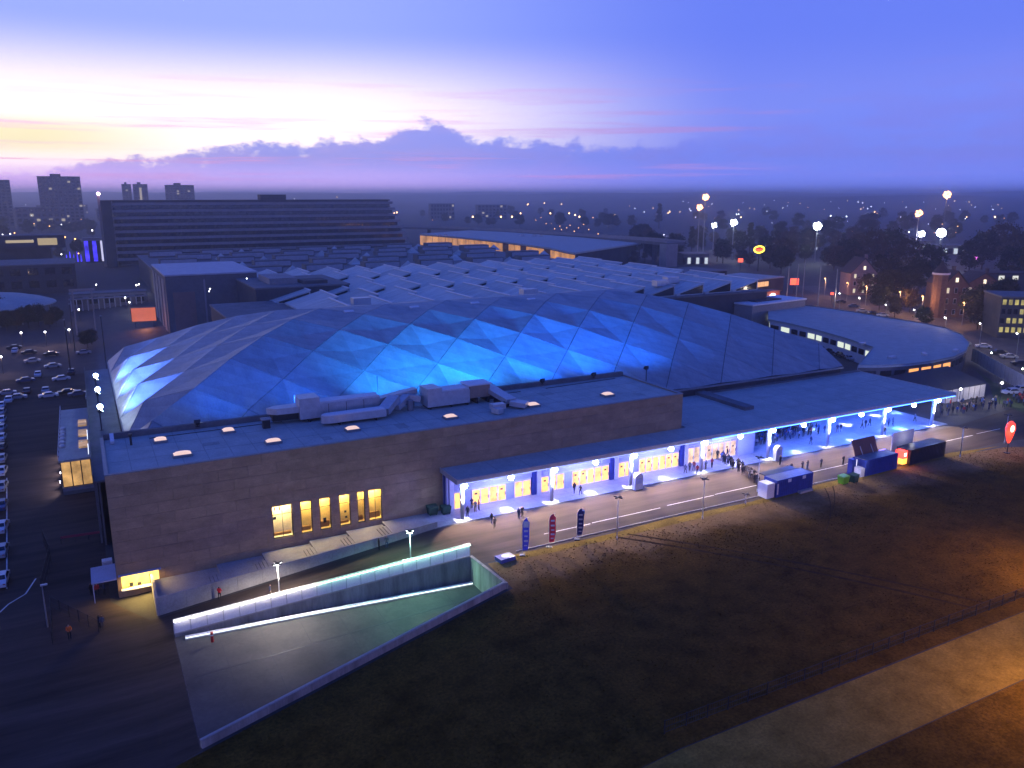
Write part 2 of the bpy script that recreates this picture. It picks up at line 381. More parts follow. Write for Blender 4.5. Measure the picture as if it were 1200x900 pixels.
# ------------------------------------------------------------------ ground
TRENCH = [(5.0, 89.6), (40.0, 86.8), (40.0, 77.6), (5.0, 68.8)]
def sheet(name, poly, m, dz, holes=(), kind='structure', cuts=(2.0, 40.0)):
    co = [Vector(p) for p in poly]; ed = [(i, (i + 1) % len(poly)) for i in range(len(poly))]
    for h in holes:
        k = len(co); co += [Vector(p) for p in h]; ed += [(k + i, k + (i + 1) % len(h)) for i in range(len(h))]
    v, e, f, *_ = delaunay_2d_cdt(co, ed, [], 1, 1e-4)
    def inside(p, pl):
        c = False; j = len(pl) - 1
        for i in range(len(pl)):
            if (pl[i][1] > p.y) != (pl[j][1] > p.y) and p.x < (pl[j][0] - pl[i][0]) * (p.y - pl[i][1]) / (pl[j][1] - pl[i][1]) + pl[i][0]: c = not c
            j = i
        return c
    bm = bmesh.new(); bv = [bm.verts.new((p.x, p.y, 0)) for p in v]
    for t in f:
        c = sum((v[i] for i in t), Vector((0, 0))) / len(t)
        if inside(c, poly) and not any(inside(c, h) for h in holes): bm.faces.new([bv[i] for i in t])
    for u in cuts:
        bmesh.ops.bisect_plane(bm, geom=bm.verts[:] + bm.edges[:] + bm.faces[:], plane_co=(u, 0, 0), plane_no=(1, 0, 0))
    for p in bm.verts: p.co.z = gz(p.co.x) + dz
    bmesh.ops.recalc_face_normals(bm, faces=bm.faces)
    for fc in bm.faces:
        if fc.normal.z < 0: fc.normal_flip()
    me = bpy.data.meshes.new(name); bm.to_mesh(me); bm.free(); me.materials.append(m)
    o = link(name, me); o['kind'] = kind
    return o
BIG = 9000
sheet('ground', [(-BIG, -400), (BIG, -400), (BIG, BIG), (-BIG, BIG)], asphalt_dark, 0.0, [TRENCH])
# tarmac of the road in front of the hall
sheet('road', [(-60, 46.5), (-39, 46.5), (-10, 62.5), (4.9, 68.2), (4.9, 90.4), (40.6, 87.6), (40.6, 84.5), (150, 85.2), (172, 80), (260, 92), (260, 110), (151, 96.0), (40, 97.2), (3, 95.2), (-1, 102.5), (-1, 250), (-60, 250)], mat('road_asphalt', (0.030, 0.023, 0.019), 0.8, spec=.08, scale=.5, bump=.3, bscale=6, col2=(0.080, 0.060, 0.049), stretch=(.10, 1.0, 1.0), detail=9), 0.005)
# dry field and the tongue of grass beside the ramp wall
FIELD = [(-40, 56.5), (-10, 62.0), (3.2, 67.5), (40.9, 76.9), (41.2, 84.2), (60, 83.6), (100, 84.0), (131, 84.4), (146, 83.0), (162, 76), (190, 60), (260, 40), (260, 45.7), (90, 45.7), (60, 45.7), (30, 45.4), (-40, 45.2)]
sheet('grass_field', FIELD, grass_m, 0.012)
random.seed(5)
for a, b, c_ in (((60, 83.5), (75, 66), (84, 49)), ((62, 83.5), (77, 66.4), (86.4, 49)), ((100, 83.5), (90, 70), (60, 58)), ((101.8, 83.5), (91.2, 71.6), (60.4, 59.8))):
    L_, R_ = [], []
    for k in range(13):
        t_ = k / 12; p = [(1 - t_) ** 2 * a[i] + 2 * t_ * (1 - t_) * b[i] + t_ * t_ * c_[i] for i in (0, 1)]; w_ = .22 + random.uniform(-.06, .06)
        L_.append((p[0] - w_, p[1] - w_ * .5)); R_.append((p[0] + w_, p[1] + w_ * .5))
    sheet('wheel_rut', L_ + R_[::-1], mat('rut_soil', (0.035, 0.022, 0.010), 0.95, scale=1.0, col2=(0.075, 0.048, 0.02), spec=0.0), 0.0195)
sheet('worn_verge', [(43, 85.0), (60, 84.6), (70, 85.2), (84, 84.5), (100, 85.1), (120, 84.7), (134, 85.6), (146, 83.9), (131, 83.9), (100, 83.4), (80, 83.2), (60, 83.0), (42.2, 83.4)], sand_m, 0.018)
sheet('sandy_path', [(-60, 38), (260, 38), (260, 45.6), (90, 45.6), (-60, 45.0)], sand_m, 0.010)
sheet('lower_verge', [(-60, -60), (260, -60), (260, 37.9), (-60, 37.9)], grass_m, 0.010)
# kerb between road and field
kb = MB()
for u in range(46, 130, 2): kb.bx(u, u + 1.96, 85.55, 85.7, 0.0, 0.11 + 0.01 * random.random())
tag(kb.build('kerb', concrete), None, None, kind='structure')
# painted road lines
rl = MB()
u = 52.0
while u < 152:
    seg = random.choice((7.5, 9.0, 12.0))
    v0 = 89.0 + 0.02 * (u - 63)
    rl.bx(u, u + seg, v0 - 0.07, v0 + 0.07, 0.0085, 0.0125); u += seg + random.choice((0.4, 1.5))
tag(rl.build('road_line', line_p), None, None, kind='structure')
cl = MB()
arc = [on(-5, 722), on(10, 708), on(30, 696), on(42, 678)]
for a, b in zip(arc, arc[1:]): cl.bar(a + Vector((0, 0, 0.012)), b + Vector((0, 0, 0.012)), 0.18, 0.01)
cl.bar(on(8, 560) + Vector((0, 0, .012)), on(8, 690) + Vector((0, 0, .012)), 0.15, 0.01)
tag(cl.build('street_line', line_p), None, None, kind='structure')

# grass tufts: uneven clumps over the field, one mass
tb = MB()
def in_poly(x, y, pl):
    c = False; j = len(pl) - 1
    for i in range(len(pl)):
        if (pl[i][1] > y) != (pl[j][1] > y) and x < (pl[j][0] - pl[i][0]) * (y - pl[i][1]) / (pl[j][1] - pl[i][1]) + pl[i][0]: c = not c
        j = i
    return c
cnt = 0
while cnt < 9000:
    x = random.uniform(-5, 150); y = random.uniform(48, 84)
    if not in_poly(x, y, FIELD) or mnoise.noise((x * .09, y * .09, 3)) + random.uniform(-.5, .5) < -0.05: continue
    cnt += 1; z = gz(x) + 0.01; h = random.uniform(.04, .12); a = random.uniform(0, 6.28)
    for k in range(2):
        t = a + k * 1.7; dx, dy = math.cos(t) * .1, math.sin(t) * .1
        tb.add([(x - dx, y - dy, z), (x + dx, y + dy, z), (x + dx * .4 + random.uniform(-.08, .08), y + random.uniform(-.08, .08), z + h)], [(0, 1, 2)])
tuft_m = mat('grass_tuft', (0.06, 0.037, 0.008), 0.95, scale=.35, col2=(0.14, 0.085, 0.02), spec=0.0)
lit_dry_edge(tuft_m, (0.15, 0.095, 0.035), (0.32, 0.21, 0.095), 75.5, 82.0)
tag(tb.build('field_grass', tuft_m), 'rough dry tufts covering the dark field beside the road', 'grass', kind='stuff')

# ------------------------------------------------------------------ hills on the horizon
hm = MB()
NA, ND = 90, 7
for i in range(NA + 1):
    a = R(-45 + 150 * i / NA)
    for j in range(ND):
        d = 2600 + j * 900
        h = 6 + 11 * j + 26 * mnoise.noise((a * 5, j * .5, 1.3)) + 10 * mnoise.noise((a * 19, j * .8, 4.0))
        if j == 0: h = -1
        hm.v.append((math.sin(a) * d, math.cos(a) * d, max(-1, min(h, 74))))
for i in range(NA):
    for j in range(ND - 1):
        k = i * ND + j; hm.f.append((k, k + ND, k + ND + 1, k + 1)); hm.m.append(0)
hills_m = mat('wooded_hills', (0.018, 0.024, 0.016), 0.95, scale=0.004, col2=(0.05, 0.05, 0.045), detail=10)
tag(hm.build('hills', hills_m, smooth=True), None, None, kind='structure')

# ------------------------------------------------------------------ the hall with its folded membrane roof
UL, V1, HU, HV, NC, NR = 0.12, 119.91, 6.92, 6.81, 11, 6
ZR = [8.4, 12.5, 15.2, 18.2, 20.5, 22.1, 22.8]
hall = thing('arena_hall', 'long event hall with pale folded diamond roof lit by blue floodlights', 'arena', (0, 120, 0))
def HP(p): return Vector((p[0], p[1] - 120, p[2]))
UR = UL + 2 * HU * NC; V2 = V1 + 2 * HV * NR
def n_long(i, j, side):                        # node on a long slope
    if j == 0 and i in (0, NC): return Vector((UL + 3.4 if i == 0 else UR - HU + .3, V1 if side == 0 else V2, ZR[0]))
    return Vector((UL + j * HU + 2 * HU * i, V1 + j * HV if side == 0 else V2 - j * HV, ZR[j]))
def n_end(i, j, side):                         # node on an end slope
    if j == 0: return Vector((UL + 3.4 if side == 0 else UR - HU + .3, V1 + 2 * HV * i, ZR[0]))
    return Vector((UL + j * HU if side == 0 else UR - j * HU, V1 + j * HV + 2 * HV * i, ZR[j]))
def panel(pts, folds, rim=None):
    """a membrane panel: pts is the outline, folds the triangles; inset for the seam, with thickness"""
    c = sum(pts, Vector()) / len(pts)
    q = [p + (c - p).normalized() * (0.085 if rim is None or i < rim else 0) for i, p in enumerate(pts)]
    nrm = (q[1] - q[0]).cross(q[2] - q[0]).normalized()
    if nrm.z < 0: nrm = -nrm
    mb = MB(); n = len(q)
    mb.v = [tuple(HP(p)) for p in q] + [tuple(HP(p - nrm * 0.1)) for p in q]
    mb.f = [f for f in folds] + [tuple(reversed([i + n for i in f])) for f in folds] + [(i, (i + 1) % (rim or n), n + (i + 1) % (rim or n), n + i) for i in range(rim or n)]
    mb.m = [0] * len(mb.f)
    mb.build('roof_panel', membrane, hall)
    BACK.append([HP(p - Vector((0, 0, 0.22))) for p in pts]); BACKF.append(folds)
BACK, BACKF = [], []
def slope(node, width, side):
    for j in range(NR + 1):
        n = width - j                          # nodes 0..n in row j
        if j == 0:
            for i in range(1, n + 1):
                a, b, t = node(i - 1, 0, side), node(i, 0, side), node(i - 1, 1, side)
                m = (a + b) / 2 - Vector((0, 0, 0.25))
                panel([a, m, b, t], [(0, 1, 3), (1, 2, 3)])
        elif j == NR:
            for i in range(1, n + 1):
                panel([node(i - 1, j, side), node(i, j - 1, side), node(i, j, side)], [(0, 1, 2)])
        if 0 < j < NR:
            for i in range(1, n + 1):
                l, r, b, t = node(i - 1, j, side), node(i, j, side), node(i, j - 1, side), node(i - 1, j + 1, side)
                panel([l, b, r, t, (b + t) / 2 - Vector((0, 0, .38))], [(0, 1, 4), (1, 2, 4), (2, 3, 4), (3, 0, 4)], 4)
slope(n_long, NC, 0); slope(n_long, NC, 1); slope(n_end, NR, 0); slope(n_end, NR, 1)
bk = MB()
for p, f in zip(BACK, BACKF): bk.add(p, f)
bk.build('roof_underlay', seam_m, hall)
w = MB()
w.bx(UL + 3.7, UR - HU, V1 + 0.3 - 120, V2 - 0.3 - 120, -DROP - .2, ZR[0] - 0.35)
w.build('base_wall', dark_b, hall)
g = MB()
for a, b in (((UL + 3.4, V1), (UR - 6.6, V1)), ((UR - 6.6, V1), (UR - 6.6, V2)), ((UR - 6.6, V2), (UL + 3.4, V2)), ((UL + 3.4, V2), (UL + 3.4, V1))):
    g.bar((a[0], a[1] - 120, ZR[0] - .42), (b[0], b[1] - 120, ZR[0] - .42), .5, .35)
g.build('gutter', grey_metal, hall)
for i, j in ((1, 6), (2, 6), (3, 6), (4, 6)):    # small pale hatches near the crest nodes
    p = n_long(i, 5, 0) + Vector((-2.2, 2.6, 0.32))
    MB().box(HP(p), (1.9, 0.8, 0.22), tilt=('X', R(14))).build('roof_hatch', white_p, hall)
# gallery along the left end with its three floodlights
gal = MB(); gal.bx(-1.5, 3.2, 121, 203, 6.0, 6.3); gal.bx(-1.5, -1.4, 121, 203, 6.3, 7.2); gal.bx(-.9, -.7, 121, 203, -DROP, 6.0)
for v in range(122, 203, 6): gal.bx(-1.45, -1.2, v, v + .25, -DROP, 6.0)
tag(gal.build('end_gallery', roof_felt_d), 'narrow grey service gallery along the left end of the arena', 'gallery')
def floodlight(name, label, loc, target, lens, post_h, scale=1.0, group=None):
    t = thing(name, label, 'floodlight', loc, 0, group)
    d = (Vector(target) - Vector(loc) - Vector((0, 0, post_h))).normalized()
    MB().tube((0, 0, 0), (0, 0, post_h), .06 * scale).tube((0, 0, 0), (0, 0, .06), .22 * scale).build('post', dark_metal, t)
    q = d.to_track_quat('Z', 'Y').to_matrix()
    c = Vector((0, 0, post_h + .15)); s = .34 * scale
    vs = [c + q @ Vector((x * s * (1 if z > 0 else .6), y * s * (.8 if z > 0 else .45), z * .2 * scale)) for z in (-1, 1) for x, y in ((-1, -1), (1, -1), (1, 1), (-1, 1))]
    MB().add(vs, [(3, 2, 1, 0), (0, 1, 5, 4), (1, 2, 6, 5), (2, 3, 7, 6), (3, 0, 4, 7), (4, 5, 6, 7)]).build('housing', dark_metal, t)
    vs = [c + q @ Vector((x * s * .86, y * s * .68, .215 * scale)) for x, y in ((-1, -1), (1, -1), (1, 1), (-1, 1))]
    MB().add(vs, [(0, 1, 2, 3)]).build('lens', lens, t)
    return t, c + d * .3 * scale, d
BLUE = (0.006, 0.13, 1.0); CYAN = (0.012, 0.25, 1.0)
for k, (v, lab) in enumerate(((148.5, 'blue floodlight on the end gallery, the one beside the stone foyer'), (162.5, 'middle blue floodlight of the three on the end gallery'), (175.5, 'blue floodlight farthest from the stone foyer on the end gallery'))):
    t, c, d = floodlight('floodlight', lab, (.4, v, 6.3), (9, v + 1, 16), flood_cyan, 3.2, 1.5, 'floodlights of the hall end')
    t2 = MB().ball(c - d * .25 + Vector((0, 0, .62)), .42, 10, 6).build('lamp_globe', flood_cyan, t)
    light('SPOT', 'flood_beam', t, c, 95000, (0.085, 0.20, 1.0), c + d * 10 + Vector((4, .5, 9)), 140, 1.0, .25)
for k, (u, pw, col) in enumerate(((12.5, 36000, BLUE), (25.0, 40000, BLUE), (38.5, 110000, CYAN), (48.0, 150000, CYAN), (57.6, 150000, CYAN), (69.3, 150000, BLUE), (80.0, 130000, BLUE), (91.5, 80000, BLUE))):
    lab = ['small dark floodlight behind the two left rooflights', 'small dark floodlight behind the left end of the duct', 'small dark floodlight behind the sloped duct', 'small dark floodlight behind the large air unit',
           'small dark floodlight just right of the stepped duct', 'small dark floodlight on the rear parapet right of the stepped duct', 'small dark floodlight near the right end of the rear parapet', 'dark floodlight on a tall post right of the stone foyer'][k]
    z = 12.75 if u < 88 else 6.7
    t, c, d = floodlight('roof_floodlight', lab, (u, 119.3 if u < 88 else 119.0, z), (u, 127, 20), flood_cyan, .45 if u < 88 else 6.6, 1.3, 'floodlights along the roof edge')
    light('SPOT', 'flood_beam', t, c, pw, col, c + Vector((1.6, 2.2, 3.2)), 140, 1.0, .2)
# two lit strips on the hall end wall
for v0, v1_, lab in ((137.5, 143.5, 'white strip light on the left hall wall beside the foyer'), (146.5, 152.5, 'white strip light on the left hall wall above the annexe')):
    t = thing('strip_light', lab, 'light', (-1.7, v0, 5.6), 0, 'strip lights on the hall end')
    MB().bx(-.1, .1, 0, v1_ - v0, -.1, .1).build('housing', grey_metal, t)
    MB().bx(-.18, -.1, .1, v1_ - v0 - .1, -.08, .08).build('tube', emis('strip_tube', (.8, .85, 1), 2.2, False), t)

# ------------------------------------------------------------------ the stone foyer
SV, SU, STOP = 103.0, 87.0, 12.6
foyer = thing('stone_foyer', 'flat roofed foyer block clad in brown stone in front of the arena', 'building', (0, SV, -DROP))
Zf = DROP
core = MB(); core.bx(0.25, 17.0, .35, 2.6, -.3, STOP + Zf - .56); core.bx(35.5, SU - .25, .35, 2.6, -.3, STOP + Zf - .56); core.bx(17.0, 35.5, .35, 2.6, 6.4 + Zf, STOP + Zf - .56); core.bx(0.25, SU - .25, 2.6, 17.0, -.3, STOP + Zf - .55); core.build('core_wall', dark_b, foyer)
dk = MB(); dk.bx(0.2, SU - .2, .3, 17.05, STOP + Zf - .55, STOP + Zf - .25); dk.build('roof_deck', roof_felt, foyer)
cp = MB()
cp.bx(-.05, SU + .05, -.05, .4, STOP + Zf - .12, STOP + Zf + .03); cp.bx(-.05, .4, .4, 17.2, STOP + Zf - .12, STOP + Zf + .03)
cp.bx(SU - .4, SU + .05, .4, 17.2, STOP + Zf - .12, STOP + Zf + .03); cp.build('coping', grey_metal, foyer)
rp = MB(); rp.bx(.4, SU - .4, 16.6, 17.2, STOP + Zf - .25, STOP + Zf + .55); rp.build('rear_parapet', roof_felt_d, foyer)
WINPX = [(321, 342, 591, 632), (354, 365, 585, 627), (376, 387, 581, 622), (399, 410, 577, 618), (420, 427, 574, 614), (433, 447, 571, 612)]
OPEN = []
for x0, x1, y0, y1 in WINPX:
    a = atv(x0, y1, SV); b = atv(x1, y0 + 1, SV); OPEN.append((a.x, b.x, 0.55, 5.05))
KIO = (0.45, 4.7, -2.15, -0.45)
rects = []
def sub_rects(r, o):
    x0, x1, z0, z1 = r; a0, a1, b0, b1 = o
    if a1 <= x0 or a0 >= x1 or b1 <= z0 or b0 >= z1: return [r]
    out = []
    if a0 > x0: out.append((x0, a0, z0, z1))
    if a1 < x1: out.append((a1, x1, z0, z1))
    m0, m1 = max(x0, a0), min(x1, a1)
    if b0 > z0: out.append((m0, m1, z0, b0))
    if b1 < z1: out.append((m0, m1, b1, z1))
    return out
CW, CHH = 3.625, 1.445
rowz = [-DROP + i * CHH for i in range(11)] + [STOP]
for j in range(11):
    off = 0 if j % 2 == 0 else -CW / 2
    x = off
    while x < SU:
        r = [(max(0, x), min(SU, x + CW), rowz[j], rowz[j + 1])]
        for o in OPEN + [KIO]: r = [q for s in r for q in sub_rects(s, o)]
        rects += r; x += CW
big = sorted(rects, key=lambda r: -(r[1] - r[0]) * (r[3] - r[2]))
for r in big:
    if r[1] - r[0] < .05 or r[3] - r[2] < .05: continue
    pr = random.choice((0, 0, .015, .03))
    MB().bx(r[0] + .012, r[1] - .012, -pr, .3, r[2] + Zf + .012, r[3] + Zf - .012).build('cladding_panel', stone_m, foyer)
for j in range(11):                             # left flank and the short right flank
    k = 0.32
    while k < 17:
        e = min(17, k + CW)
        MB().bx(-random.choice((0, .015, .03)), .24, k + .012, e - .012, rowz[j] + Zf + .012, rowz[j + 1] + Zf - .012).build('cladding_panel', stone_m, foyer)
        if rowz[j + 1] > 6.9: MB().bx(SU - .24, SU + random.choice((0, .015, .03)), k + .012, e - .012, max(6.7, rowz[j]) + Zf + .012, rowz[j + 1] + Zf - .012).build('cladding_panel', stone_m, foyer)
        k = e
for k, o in enumerate(OPEN):
    fr = MB(); t = .07
    fr.bx(o[0], o[0] + t, .06, .3, o[2] + Zf, o[3] + Zf); fr.bx(o[1] - t, o[1], .06, .3, o[2] + Zf, o[3] + Zf)
    fr.bx(o[0] + t, o[1] - t, .06, .3, o[2] + Zf, o[2] + Zf + t); fr.bx(o[0] + t, o[1] - t, .06, .3, o[3] + Zf - t, o[3] + Zf)
    wdo = fr.build('window', dark_metal, foyer)
    x0, x1, z0, z1, dp = o[0] - .02, o[1] + .02, o[2] + Zf - .02, o[3] + Zf + .02, 1.5
    V = [(x, y, z) for y in (.31, dp) for z in (z0, z1) for x in (x0 - .0, x1)]
    V = [(x, y, z) if y < 1 else ((x - .5 if x == x0 else x + .5), y, z) for x, y, z in V]
    MB().add(V, [(0, 1, 5, 4), (0, 4, 6, 2), (1, 3, 7, 5), (4, 5, 7, 6), (2, 6, 7, 3)]).build('reveal', mat('warm_room_wall', (.75, .55, .20), .8, fine=.1) if k else mat('pale_room_wall', (.78, .68, .48), .8, fine=.1), wdo)
    MB().bx(x0 + .1, x1 - .1, .45, dp - .3, z1 - .12, z1 - .05).build('room_light', emis('room_light', (1.0, .76, .32), 85, True), wdo)
    MB().bx(x0 + .1, x1 - .1, dp - .5, dp - .15, z0 + .02, z0 + .35 + .25 * (k % 3)).build('sill_seat', mat('room_wood', (.3, .16, .06), .7), wdo)
    if k in (0, 5): MB().bx((x0 + x1) / 2 - .03, (x0 + x1) / 2 + .03, .1, .16, z0 + .09, z1 - .09).build('mullion', dark_metal, wdo)
    MB().bx(o[0] + t, o[1] - t, .1, .15, z0 + 3.3, z0 + 3.37).build('transom', dark_metal, wdo)
    if k in (0, 2, 3):                          # things standing inside, seen dark against the light
        q = MB(); um = (o[0] + o[1]) / 2
        if k == 0: q.bx(o[0] + .1, o[0] + .5, .14, .18, 3.2 + Zf, 3.6 + Zf); q.bx(o[0] + .9, o[0] + 1.1, .14, .18, 4.4 + Zf, 4.9 + Zf); q.bx(o[0] + .3, o[0] + .5, .14, .18, 4.5 + Zf, 4.9 + Zf)
        if k == 2: q.bx(um - .3, um + .1, .14, .18, 1.5 + Zf, 2.2 + Zf)
        if k == 3: q.bx(um - .1, um + .2, .14, .18, 2.4 + Zf, 2.7 + Zf); q.bx(um, um + .3, .14, .18, 1.6 + Zf, 1.9 + Zf)
        q.build('notice', dark_metal, wdo)
# serving hatch at the left corner
hat = MB()
hat.bx(KIO[0], KIO[1], .305, .34, KIO[2] + Zf, KIO[3] + Zf); hw = hat.build('hatch_window', emis('hatch_light', (1.0, 0.68, 0.15), 2.2, True, .3, 1.2), foyer)
MB().bx(KIO[0] - .1, KIO[1] + .1, -.55, .3, KIO[2] + Zf - .16, KIO[2] + Zf - .03).build('counter', white_p, foyer)
MB().bx(KIO[0] - .3, KIO[1] + .3, -.4, -.035, KIO[3] + Zf + .05, KIO[3] + Zf + .16).build('awning', blue_w, foyer)
q = MB(); q.bx(1.3, 1.7, .1, .28, KIO[2] + Zf, KIO[2] + Zf + .5); q.bx(3.6, 3.75, .1, .28, KIO[2] + Zf, KIO[2] + Zf + 1.2); q.bx(2.2, 2.6, .12, .28, KIO[2] + Zf, KIO[2] + Zf + .35); q.build('till', dark_metal, foyer)
light('AREA', 'hatch_glow', foyer, ((KIO[0] + KIO[1]) / 2, -.3, KIO[3] + Zf - .05), 1100, (1.0, .66, .18), ((KIO[0] + KIO[1]) / 2, -2.2, KIO[2]), r=.3).data.size = 2.0
MB().bx(-2.8, -.04, -.2, 4.6, 2.55, 2.7).bx(-2.7, -2.6, -.1, 0, 0, 2.55).bx(-2.7, -2.6, 4.4, 4.5, 0, 2.55).build('side_canopy', blue_w, foyer)

# felt seams and repair patches on the flat roofs
lap = mat('felt_lap', (0.25, 0.265, 0.245), 0.75, scale=.5, col2=(0.34, 0.355, 0.33))
for k in range(1, 29): MB().bx(k * 3.0 - .05, k * 3.0 + .05, .45, 16.55, STOP + Zf - .25, STOP + Zf - .238).build('felt_seam', lap, foyer)
for y in (5.6, 11.2): MB().bx(.5, SU - .5, y, y + .09, STOP + Zf - .25, STOP + Zf - .232).build('felt_seam', lap, foyer)
for x, y, a, b in ((12, 7.5, 2.2, 1.4), (38, 3.2, 1.6, 2.4), (52, 13.4, 3.0, 1.2), (66, 10.5, 2.4, 1.8), (80, 3.0, 1.5, 1.5), (27, 2.6, 1.2, 1.6)):
    MB().bx(x, x + a, y, y + b, STOP + Zf - .25, STOP + Zf - .225).build('felt_patch', lap, foyer)
for k in range(4): MB().bar((6 + k * 21, 14.6, STOP + Zf - .18), (24 + k * 20, 14.6 + (k % 2) * .8, STOP + Zf - .18), .09, .07).build('cable_run', dark_metal, foyer)

# rooflights
rlp = [(9.1, 107.4, 2.1, 1.3), (7.2, 115.4, 1.5, 1.5), (20.6, 107.6, 1.9, 1.2), (16.1, 115.8, 1.5, 1.5), (31.8, 108.4, 1.8, 1.3), (46.7, 107.8, 1.8, 1.3), (61.1, 108.2, 1.8, 1.4), (75.4, 108.3, 1.8, 1.4)]
rll = ['wide lit rooflight at the left end of the foyer roof', 'small round topped rooflight by the left rear parapet', 'lit rooflight in front of the left duct end', 'small round topped rooflight behind the wide one',
       'pink lit rooflight beside the curved duct', 'warm lit rooflight in front of the large air unit', 'lit rooflight right of the stepped duct', 'unlit looking rooflight nearest the right end of the foyer roof']
for (u, v, a, b), lab in zip(rlp, rll):
    t = thing('rooflight', lab, 'rooflight', (u, v, STOP - .25), 0, 'rooflights on the foyer roof')
    c = MB(); c.bx(-a / 2 - .12, a / 2 + .12, -b / 2 - .12, b / 2 + .12, 0, .35); c.build('kerb', grey_metal, t)
    n = 6; mb = MB()
    for j in range(n + 1):
        for i in range(n + 1):
            x, y = -1 + 2 * i / n, -1 + 2 * j / n
            mb.v.append((x * a / 2, y * b / 2, .36 + .28 * (1 - x ** 4) * (1 - y ** 4)))
    for j in range(n):
        for i in range(n): k = j * (n + 1) + i; mb.f.append((k, k + 1, k + n + 2, k + n + 1)); mb.m.append(0)
    mb.build('dome', pink_sky, t, smooth=True)

# air ducts and plant on the roof: pieces of one run each
RZ = STOP - .25
def duct(name, label, base):
    return thing(name, label, 'duct', (*base, RZ))
d1 = duct('air_handling_unit', 'long pale air handling unit with a square tower on the foyer roof', (24, 117.3))
d1['category'] = 'air unit'
MB().bx(3, 14.5, -1.5, 1.3, .5, 2.5).build('casing', galv, d1)
MB().bx(2.2, 5.2, -1.7, 1.5, .5, 3.6).build('tower', galv, d1)
MB().bx(5.2, 14.5, -1.2, 1.0, 2.5, 2.75).build('lid', white_p, d1)
s = MB(); s.prism([(2.2, -1.3), (2.2, 1.2), (-1.0, 1.0), (-2.2, .1), (-1.0, -1.1)], 1.5, 2.4); s.build('intake_cowl', galv, d1)
s = MB(); s.bx(-1.6, 2.2, -.9, .8, .5, 1.5); s.build('intake_box', dark_metal, d1)
for x in (3.5, 8, 13): MB().bx(x, x + .3, -1.6, 1.4, 0, .5).build('support', dark_metal, d1)
for x in (6.5, 9.2, 11.9): MB().bx(x, x + .06, -1.53, -1.5, .6, 2.4).build('panel_joint', dark_metal, d1)
d2 = duct('curved_duct', 'low pale duct with a rounded end in front of the air handling unit', (29.5, 112.8))
s = MB(); pl = [(8.6, -1.0), (8.6, 1.0), (0.6, 1.0)] + [(0.6 - 1.6 * math.sin(t), math.cos(t) * 1.0) for t in [math.pi * k / 8 for k in range(1, 8)]] + [(.6, -1.0)]
s.prism(pl, .45, 1.5); s.build('duct_body', galv, d2)
s = MB(); s.prism([(p[0] * .97 + .1, p[1] * .9) for p in pl], 1.5, 1.62); s.build('lid', white_p, d2)
s = MB(); s.bar((8.5, 0, 1.0), (11.2, 2.6, 2.2), 1.8, 1.0); s.build('sloped_section', galv, d2)
for x in (1.5, 7): MB().bx(x, x + .2, -.9, .9, 0, .45).build('support', dark_metal, d2)
d3 = duct('pipe_cluster', 'cluster of pale ducts and elbows behind the curved duct', (38.5, 116.6))
s = MB(); s.bar((-1.5, 0, 1.6), (6.5, 1.2, 2.4), 1.5, .8); s.build('rear_duct', galv, d3)
s = MB(); s.bar((2.0, -2.2, .9), (4.6, -.2, 1.9), 1.3, .9); s.bar((4.6, -.2, 1.9), (6.6, -.6, 1.4), 1.2, .9); s.build('elbow', galv, d3)
s = MB(); s.tube((4.6, -1.6, 0), (4.6, -1.6, 1.6), .5, .5, 12); s.build('fan_cowl', grey_metal, d3)
s = MB(); s.tube((.8, 2.6, 0), (.8, 2.6, 5.0), .06); s.build('aerial', dark_metal, d3)
for x in (-1, 2.5, 5.5): MB().bx(x, x + .2, -.4, .9, 0, 1.4).build('support', dark_metal, d3)
d4 = duct('plant_unit', 'large boxy grey plant unit with a tan end box on the foyer roof', (45.5, 115.4))
d4['category'] = 'air unit'
MB().bx(0, 2.4, -1.7, 1.7, .4, 3.3).build('tower', galv, d4)
MB().bx(2.4, 7.2, -1.7, 1.7, .4, 2.6).build('casing', galv, d4)
MB().bx(2.4, 7.2, -1.4, 1.4, 2.6, 2.8).build('lid', white_p, d4)
tan_m = mat('tan_panel', (.38, .27, .20), .6)
MB().bx(7.4, 11.0, -1.2, 1.8, .9, 2.9).build('end_box', tan_m, d4)
MB().bx(7.1, 11.3, -1.4, 2.0, 2.9, 3.1).build('end_lid', white_p, d4)
for x in (.4, 4, 6.8, 8.5, 10.5): MB().bx(x, x + .25, -1.5, 1.5, 0, .42 if x < 7 else .9).build('support', dark_metal, d4)
d5 = duct('stepped_duct', 'pale stepped duct crossing the foyer roof beside the tan box', (57.0, 112.5))
for a, b in (((0, 3.4, 2.0), (.2, .6, 1.6)), ((.2, .6, 1.6), (.8, -3.2, 1.0)), ((.8, -3.2, .8), (2.6, -5.0, .6))):
    MB().bar(a, b, 1.9, .75).build('duct_section', galv, d5)
MB().bar((-3.4, -4.6, .9), (-1.2, -4.6, .9), 1.3, .8).bar((-3.2, -5.0, .6), (-2.6, -6.4, .5), 1.2, .8).build('side_branch', galv, d5)
for y in (3, 0, -3): MB().bx(-.6, 1.2, y, y + .2, 0, 1.0).build('support', dark_metal, d5)
vb = thing('vent_box', 'small dark vent cowl left of the air handling unit', 'vent', (21.3, 115.6, RZ))
MB().bx(-.5, .5, -.5, .5, 0, 1.2).build('shaft', dark_metal, vb); MB().bx(-.7, .7, -.7, .7, 1.25, 1.4).build('cap', grey_metal, vb)
vb = thing('vent_box', 'pale tilted vent at the left rear corner of the foyer roof', 'vent', (1.4, 117.5, RZ))
MB().box((0, 0, .7), (.5, 1.6, .5), tilt=('X', .5)).build('cowl', white_p, vb); MB().bx(-.2, .2, -.3, .3, 0, .7).build('shaft', dark_metal, vb)
